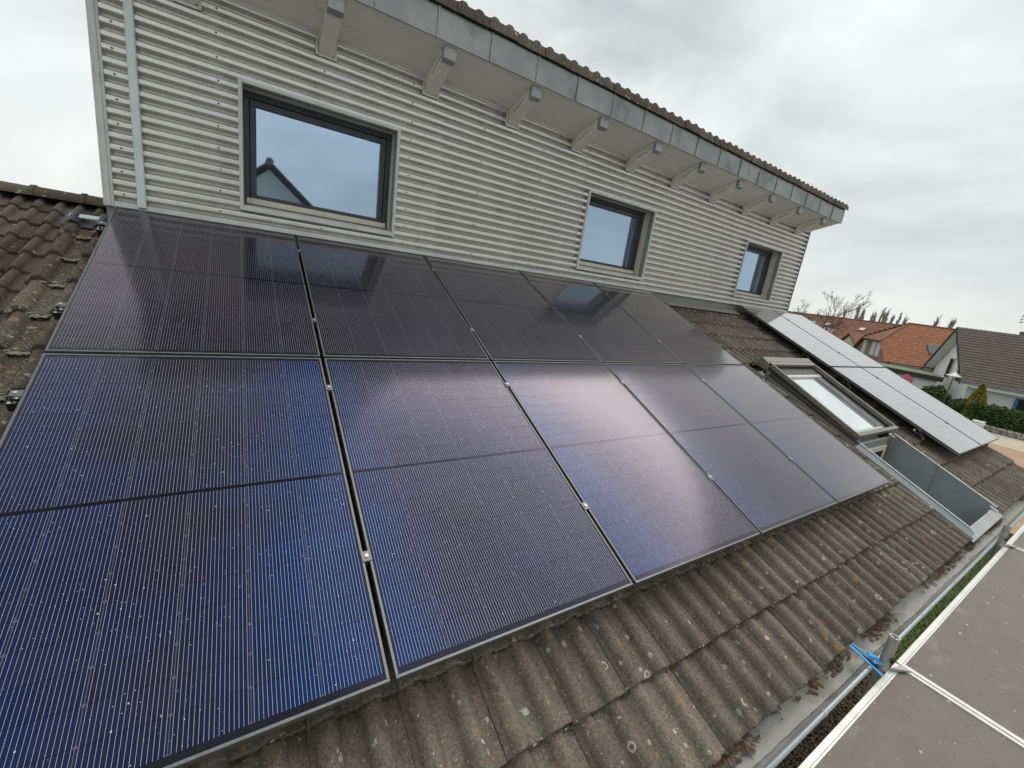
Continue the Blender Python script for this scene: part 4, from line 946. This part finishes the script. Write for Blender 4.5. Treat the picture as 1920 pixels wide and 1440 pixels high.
# garage with green roof, left of the white house
ga = empty('garage', (52.5, 9, GZ), 'low white garage with green felt roof and dark edge', 'garage')
S = MB(); S.prism([(51.6, 5.9), (51.45, 15.5), (55.3, 15.5), (55.3, 7.3)], GZ, -3.55, axis=2); part_at(S, 'wall', 'render_w', ga)
S = MB(); S.prism([(51.3, 5.5), (51.15, 15.8), (55.4, 15.8), (55.4, 7.2)], -3.549, -3.18, axis=2); part_at(S, 'roof_edge', 'roof_verge', ga)
S = MB(); S.prism([(51.25, 5.45), (51.1, 15.9), (55.45, 15.9), (55.45, 7.18)], -3.178, -3.12, axis=2); part_at(S, 'roof', 'green_roof', ga)

# orange roofed house
Q = (57.4, 11.4, 0); oh = empty('orange_roof_house', (60, 12, GZ), 'house with bright orange tile roof and brown half hipped gable', 'house')
T = quadframe(Q, (0.8, 0.6), (0.6, -0.8)); HW2, HL2, EZ2, RZ2 = 10.0, 17.0, -3.0, 1.2
S = MB(T); S.prism([(0.5, GZ), (HW2 - 0.5, GZ), (HW2 - 0.5, EZ2 + 0.35), (7.4, -0.95), (2.6, -0.95), (0.5, EZ2 + 0.35)], 0.35, 0.6, axis=1); part_at(S, 'gable', 'brown_wall', oh)
S = MB(T); S.prism([(0.6, GZ), (HW2 - 0.6, GZ), (HW2 - 0.6, EZ2 + 0.35), (HW2 / 2, RZ2 - 0.3), (0.6, EZ2 + 0.35)], 3.2, HL2, axis=1); S.box(0.7, HW2 - 0.7, 0.6, 3.2, GZ, -2.6); part_at(S, 'wall', 'render_w', oh)
hz = (-0.95 - EZ2) / (RZ2 - EZ2)
hipf = lambda s: 0.0 if s < hz else 2.84 * (s - hz) / (1 - hz)
tiled_slope(T, oh, 'roof', 'roof_orange', 0, EZ2, HW2 / 2, RZ2, 0, HL2, 0.36, 0.34, hipf)
tiled_slope(T, oh, 'roof', 'roof_orange', HW2, EZ2, HW2 / 2, RZ2, 0, HL2, 0.36, 0.34, hipf)
S = MB(T); S.add([(2.4, -0.05, -0.99), (7.6, -0.05, -0.99), (5.0, 2.9, RZ2 + 0.03), (2.4, -0.05, -1.12), (7.6, -0.05, -1.12), (5.0, 2.9, RZ2 - 0.1)], [(0, 1, 2), (5, 4, 3), (0, 3, 4, 1), (1, 4, 5, 2), (2, 5, 3, 0)]); part_at(S, 'half_hip', 'roof_red', oh)
S = MB(T); S.prism([(-0.1, EZ2 + 0.0), (2.45, -0.9), (2.45, -1.08), (-0.1, EZ2 - 0.2)], -0.12, 0.02, axis=1); part_at(S, 'verge', 'roof_orange', oh)
S = MB(T); S.tube([(2.4, 0, -0.94), (5.0, 2.85, RZ2 + 0.06)], 0.10, 6); S.tube([(5.0, 2.85, RZ2 + 0.06), (5.0, HL2, RZ2 + 0.06)], 0.10, 6); part_at(S, 'ridge', 'roof_red', oh)
for x, z0, z1, w in ((2.9, -2.7, -1.35, 0.8), (4.2, -2.7, -1.35, 0.8), (6.6, -2.7, -1.35, 0.8)):
    S = MB(T); S.box(x - .08, x + w + .08, 0.29, 0.349, z0 - .08, z1 + .08); o = part_at(S, 'window', 'render_w', oh)
    S = MB(T); S.box(x, x + w, 0.25, 0.289, z0, z1); S.build('pane', 'pale_glass', o)
def roofwin(T, parent, xe, ze, xr, zr, s, y, w, l, mat):
    run = math.hypot(xr - xe, zr - ze); ux, uz = (xr - xe) / run, (zr - ze) / run; nx_, nz_ = -uz, ux
    if nz_ < 0: nx_, nz_ = -nx_, -nz_
    tf = lambda a, b, c: T(xe + ux * a + nx_ * c, b, ze + uz * a + nz_ * c)
    S = MB(tf); S.box(s, s + l, y, y + w, 0.02, 0.16); o = part_at(S, 'roof_window', 'lamp', parent)
    S = MB(tf); S.box(s + .09, s + l - .09, y + .09, y + w - .09, 0.161, 0.175); S.build('pane', mat, o)
roofwin(T, oh, 0, EZ2, HW2 / 2, RZ2, 2.0, 4.0, 1.0, 1.5, 'chimney'); roofwin(T, oh, 0, EZ2, HW2 / 2, RZ2, 1.9, 7.3, 1.0, 1.5, 'pale_glass')
S = MB(T); S.box(3.4, 4.2, 11.6, 12.4, RZ2 - 1.6, RZ2 + 0.7); part_at(S, 'chimney', 'chimney', oh)
# small red roofed house between
lh = empty('small_red_house', (70, 19, GZ), 'small house gable with orange verge tucked beside the orange roof', 'house')
T = quadframe((66.0, 16.6, 0), (0.75, 0.66), (0.66, -0.75))
S = MB(T); S.prism([(0.2, GZ), (7.8, GZ), (7.8, -3.2), (4, -1.1), (0.2, -3.2)], 0.2, 8, axis=1); part_at(S, 'wall', 'cream', lh)
S = MB(T); S.prism([(-0.2, -3.3), (4, -0.95), (8.2, -3.3), (8.2, -3.1), (4, -0.72), (-0.2, -3.1)], 0, 8, axis=1); part_at(S, 'roof', 'roof_red', lh)
# long red roofed building
lr = empty('long_red_building', (90, 28, GZ), 'long building with red brown tile roof behind the far solar panels', 'building')
T = quadframe((86.6 + 6.2 * -0.945, 21.2 + 6.2 * 0.33, 0), (0.945, -0.33), (0.33, 0.945))
tiled_slope(T, lr, 'roof', 'roof_red', 0, -3.4, 6.2, 1.28, -4, 24, 0.42, 0.36)
tiled_slope(T, lr, 'roof', 'roof_red', 12.4, -3.4, 6.2, 1.28, -4, 24, 0.42, 0.36)
S = MB(T); S.prism([(0.5, GZ), (11.9, GZ), (11.9, -3.2), (6.2, 1.1), (0.5, -3.2)], -3.6, 23.6, axis=1); part_at(S, 'wall', 'cream', lr)
S = MB(T); S.tube([(6.2, -4, 1.33), (6.2, 24, 1.33)], 0.12, 6); part_at(S, 'ridge', 'roof_red', lr)
for y in (1.0, 7.0, 9.8, 12.5): roofwin(T, lr, 0, -3.4, 6.2, 1.28, 5.0, y, 1.0, 0.8, 'pale_glass')
S = MB(T); S.box(2.6, 3.6, 5.0, 8.0, -2.6, -0.7); dw = part_at(S, 'dormer', 'render_w', lr)
for y in (5.2, 6.65): S = MB(T); S.box(2.55, 2.599, y, y + 1.2, -2.3, -0.9); S.build('pane', 'pale_glass', dw)
# house behind the viewer, mirrored in the near window
rh = empty('gable_house_behind', (1.8, -18, GZ), 'pale gable with brown red tile verge mirrored in the large window', 'house')
S = MB(); S.prism([(-4.0, GZ), (7.5, GZ), (7.5, -2.2), (1.76, 2.75), (-4.0, -2.2)], -26, -16, axis=1); part_at(S, 'wall', 'render_g', rh)
for sgn in (-1, 1):
    n_ = 16
    for k in range(n_):
        a0, a1 = k / n_, (k + 1) / n_ + 0.012
        S = MB(); P_ = lambda a, h: (1.76 + sgn * (6.2 * a - h * 0.66), 3.06 - 5.4 * a + h * 0.75)
        S.prism([P_(a0, 0), P_(a1, 0.05), P_(a1, -0.16), P_(a0, -0.2)] if sgn > 0 else [P_(a0, 0), P_(a1, 0.05), P_(a1, -0.16), P_(a0, -0.2)], -26.2, -15.75, axis=1)
        part_at(S, 'tile_course', 'roof_red', rh)
S = MB(); S.tube([(1.76, -26.2, 3.02), (1.76, -15.72, 3.02)], 0.14, 8); part_at(S, 'ridge', 'roof_red', rh)

# ------------------------------------------------------------------ garden and trees
def leafcloud(S, pts, size, g):
    for (x, y, z) in pts:
        a, b_ = g.uniform(0, 6.28), g.uniform(-1, 1); s = size * g.uniform(0.6, 1.3)
        u = Vector((math.cos(a), math.sin(a), b_)).normalized() * s; v = Vector((g.uniform(-1, 1), g.uniform(-1, 1), g.uniform(-1, 1))); v = (v - u.normalized() * v.dot(u.normalized())).normalized() * s * 0.55
        p = Vector((x, y, z)); S.add([tuple(p - u), tuple(p - v), tuple(p + u), tuple(p + v)], [(0, 1, 2, 3)])
def hump(S, c, rx, ry, rz, g, n, size, cone=False):
    pts = []
    for i in range(n):
        t = g.uniform(0, 6.28); q = g.random()
        if cone:
            h = q ** 1.35; rr_ = (1 - h) * (0.85 + 0.3 * g.random()) + 0.03; pts.append((c[0] + rx * rr_ * math.cos(t), c[1] + ry * rr_ * math.sin(t), c[2] + rz * h))
        else:
            ph = math.acos(g.uniform(-0.7, 1)); k = 0.75 + 0.3 * g.random() + 0.25 * mnoise.noise((c[0] + 2 * math.cos(t), 2 * math.sin(t), ph * 2))
            pts.append((c[0] + rx * k * math.sin(ph) * math.cos(t), c[1] + ry * k * math.sin(ph) * math.sin(t), c[2] + rz * k * math.cos(ph)))
    leafcloud(S, pts, size, g)
g = random.Random(77)
he = empty('hedge', (46.7, -3, GZ), 'clipped dark green evergreen hedge behind the low stone wall', 'hedge')
S = MB(); S.box(46.15, 47.25, -12, 2.35, GZ, -4.4); part_at(S, 'shade_core', 'hcore', he)  # solid dark core stands in for the shade between the leaves
S = MB(); pts = []
for i in range(26000):
    y = g.uniform(-9, 2.6); s = g.random()
    wob = 0.16 * mnoise.noise((y * 1.3, 0, 2)) + 0.1 * mnoise.noise((y * 4, 1, 2))
    if s < 0.5: pts.append((46.05 + g.uniform(-.08, .16) + 0.12 * mnoise.noise((y * 2, i * 0.0 + g.random() * 3, 5)), y, g.uniform(GZ, -4.2 + wob)))
    elif s < 0.85: pts.append((g.uniform(46.0, 47.3), y, -4.26 + wob + g.uniform(-.16, .14)))
    else: pts.append((g.uniform(46.0, 47.3), 2.45 + g.uniform(-.2, .25), g.uniform(GZ, -4.2)))
leafcloud(S, pts, 0.095, g); part_at(S, 'foliage', 'hedge', he, recalc=False)
def bush(name, c, rx, rz, n, mat, label, cat, cone=False, size=0.11):
    t = empty(name, (c[0], c[1], GZ), label, cat)
    S = MB(); S.tube([(c[0], c[1], GZ), (c[0], c[1], c[2] + rz * (0.5 if cone else 0.2))], [0.08, 0.03], 6); part_at(S, 'trunk', 'bark', t)
    S = MB()
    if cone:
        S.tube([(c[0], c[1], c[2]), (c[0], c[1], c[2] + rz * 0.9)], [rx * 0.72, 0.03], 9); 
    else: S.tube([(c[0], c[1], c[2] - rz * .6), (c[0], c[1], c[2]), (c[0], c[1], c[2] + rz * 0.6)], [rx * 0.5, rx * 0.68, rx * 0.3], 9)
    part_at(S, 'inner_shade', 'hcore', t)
    S = MB(); hump(S, c, rx, rx, rz, g, n, size, cone); part_at(S, 'crown', mat, t, recalc=False)
bush('round_shrub', (47.6, 5.0, -4.75), 0.95, 1.05, 3600, 'shrub', 'rounded green shrub left of the lamp post', 'shrub')
bush('small_shrub', (47.4, 3.45, -5.0), 0.55, 0.75, 1800, 'hedge', 'small dark shrub beside the golden conifer', 'shrub')
bush('golden_conifer', (47.6, 2.62, -5.8), 0.95, 2.95, 5200, 'gold', 'golden yellow cone shaped conifer at the hedge end', 'conifer', True, 0.12)
lp = empty('lamp_post', (47.0, 4.2, GZ), 'slim dark garden lamp post with conical hat', 'lamp')
S = MB(); S.tube([(47.0, 4.2, GZ), (47.0, 4.2, -2.75)], 0.045, 8); part_at(S, 'post', 'lamp', lp)
S = MB(); S.tube([(47.0, 4.2, -2.62), (47.0, 4.2, -2.60), (47.0, 4.2, -2.28)], [0.50, 0.50, 0.02], 14); part_at(S, 'hat', 'zinc', lp)
S = MB(); S.tube([(47.0, 4.2, -2.78), (47.0, 4.2, -2.61)], 0.11, 10); part_at(S, 'light_glass', 'pale_glass', lp)
pk = empty('pink_canopy', (50.3, 7.6, GZ), 'small pink red peaked canopy in front of the garage', 'canopy')
S = MB(); S.add([(49.8, 7.2, -3.9), (50.8, 7.2, -3.9), (50.8, 8.05, -3.9), (49.8, 8.05, -3.9), (50.1, 7.5, -3.42), (50.5, 7.5, -3.42), (50.5, 7.75, -3.42), (50.1, 7.75, -3.42)], [(0, 3, 2, 1), (4, 5, 6, 7), (0, 1, 5, 4), (1, 2, 6, 5), (2, 3, 7, 6), (3, 0, 4, 7)]); part_at(S, 'roof', 'pink', pk)
for x, y in ((49.9, 7.28), (50.7, 7.28), (49.9, 7.96), (50.7, 7.96)): S = MB(); S.box(x - .05, x + .05, y - .05, y + .05, GZ, -3.9); part_at(S, 'post', 'cream', pk)
# low stone wall: courses of separate stones
sw = empty('low_stone_wall', (45.7, -3, GZ), 'low pale dry stone wall between the road and hedge', 'wall')
for row in range(2):
    y = 1.9 - 0.15 * row
    while y > -7:
        l = random.uniform(0.3, 0.55); S = MB(); xo = 45.62 + random.uniform(-.03, .03)
        S.box(xo, xo + 0.34, y - l + 0.025, y, GZ + 0.02 + 0.2 * row, GZ + 0.195 + 0.2 * row); part_at(S, 'stone', 'stone', sw, bevel=0.025); y -= l
ss = empty('white_slab_stack', (45.1, 1.75, GZ), 'small stack of whitish slabs at the end of the stone wall', 'slabs')
for k in range(5): S = MB(); o = random.uniform(-.04, .04); S.box(44.85 + o, 45.45 + o, 1.45 + o, 2.05 + o, GZ + 0.13 * k, GZ + 0.13 * k + 0.11); part_at(S, 'slab', 'render_w', ss, bevel=0.01)

def bare_tree(name, base, H, seedv, label, cat, group, poplar=False, mat='bark', r0=0.2, depth=5):
    t = empty(name, base, label, cat, group); g = random.Random(seedv); S = MB(); TR = MB(); b = Vector(base)
    def branch(p, d_, L_, r_, lev):
        n = 3; pts = [p]; rs = [r_]; q = p.copy(); dd = d_.copy()
        for i in range(n):
            dd = (dd + Vector((g.uniform(-1, 1), g.uniform(-1, 1), g.uniform(-.3, .7))) * (0.10 if poplar else 0.16)).normalized(); q = q + dd * L_ / n
            pts.append(q.copy()); rs.append(r_ * (1 - 0.6 * (i + 1) / n))
        (TR if lev == 0 else S).tube([tuple(v) for v in pts], rs, 5 if lev < 2 else 3, cap=False)
        if lev >= depth: return
        if poplar: cnt = 70 if lev == 0 else 5
        else: cnt = 11 if lev == 0 else g.randint(3, 4)
        for k in range(cnt):
            f_ = g.uniform(0.12, 0.97) if poplar else g.uniform(0.3, 1.0); i = min(n - 1, int(f_ * n)); pp = pts[i].lerp(pts[i + 1], f_ * n - i)
            side = Vector((g.uniform(-1, 1), g.uniform(-1, 1), 0)).normalized()
            nd = (dd * (1.0 if not poplar else 2.2) + side * (0.5 if not poplar else 0.30)).normalized()
            if poplar: ll = H * 0.20 * (1.15 - 0.6 * f_) if lev == 0 else L_ * g.uniform(0.4, 0.7)
            else: ll = L_ * g.uniform(0.45, 0.66)
            branch(pp, nd, ll, max(r_ * (0.3 if lev == 0 else 0.5), 0.015 if poplar else 0.011), lev + 1)
    branch(b, Vector((0, 0, 1)), H * (0.55 if not poplar else 0.98), r0, 0)
    TR.build('trunk', mat, t, recalc=False).location = -b; S.build('crown', mat, t, recalc=False).location = -b
    return t
def ray_at(px_, py_, X):
    dx, dy = (px_ - 960) / 786.0226, (py_ - 720) / 786.0226
    v = Vector(RC[0]) * dx + Vector(RC[1]) * dy + Vector(RC[2]); return CAM + v * ((X - CAM.x) / v.x)
p = ray_at(1536, 600, 62); bare_tree('bare_tree', (62, p.y, GZ), 10.0, 4, 'bare spreading tree in front of the long red roof', 'tree', None, r0=0.15)
p = ray_at(1507, 590, 70); bare_tree('bare_shrub_tree', (70, p.y, GZ), 8.6, 8, 'low bare twiggy tree beside the wall corner', 'tree', None, r0=0.12)
pop = bare_tree('poplar', (0, 0, GZ), 1, 30, 'x', 'tree', None, True) if False else None
PP = [(1598, 578, 'first'), (1607, 583, 'second'), (1616, 577, 'third'), (1622, 573, 'fourth'), (1630, 579, 'fifth'), (1637, 584, 'sixth'), (1645, 583, 'seventh'), (1652, 577, 'eighth'), (1659, 585, 'ninth'), (1667, 578, 'tenth'), (1672, 587, 'eleventh'), (1684, 587, 'twelfth'), (1690, 595, 'thirteenth'), (1702, 592, 'fourteenth')]
protos = []
for i, (a_, b_, nm) in enumerate(PP):
    X = 165.0 + (i % 3) * 4; p = ray_at(a_, b_, X); Ht = p.z - GZ
    base = (X, p.y + (Ht * 0.02), GZ)
    lab = f'{nm} bare poplar from the left in the distant row'
    if i < 4:
        t = bare_tree('poplar', base, Ht * 0.92, 40 + i, lab, 'tree', 'distant poplar row', True, 'bark_far', 0.22, 3); protos.append((t, Ht))
    else:
        src, h0 = protos[i % 4]; t = src.copy(); COL.objects.link(t); t.location = base; t.scale = (1, 1, Ht / h0); t.rotation_euler = (0, 0, i * 1.3); t['label'] = lab
        for c_ in src.children: q = c_.copy(); COL.objects.link(q); q.parent = t
for a_, b_, nm in ((1755, 591, 'left'), (1778, 592, 'right')):
    X = 120.0; p = ray_at(a_, b_, X); Ht = p.z - GZ; src, h0 = protos[1 if nm == 'left' else 2]
    t = src.copy(); COL.objects.link(t); t.location = (X, p.y, GZ); t.scale = (1, 1, Ht / h0); t['label'] = f'{nm} of two bare poplars above the orange roof ridge'; t['group'] = 'poplar pair'
    for c_ in src.children: q = c_.copy(); COL.objects.link(q); q.parent = t
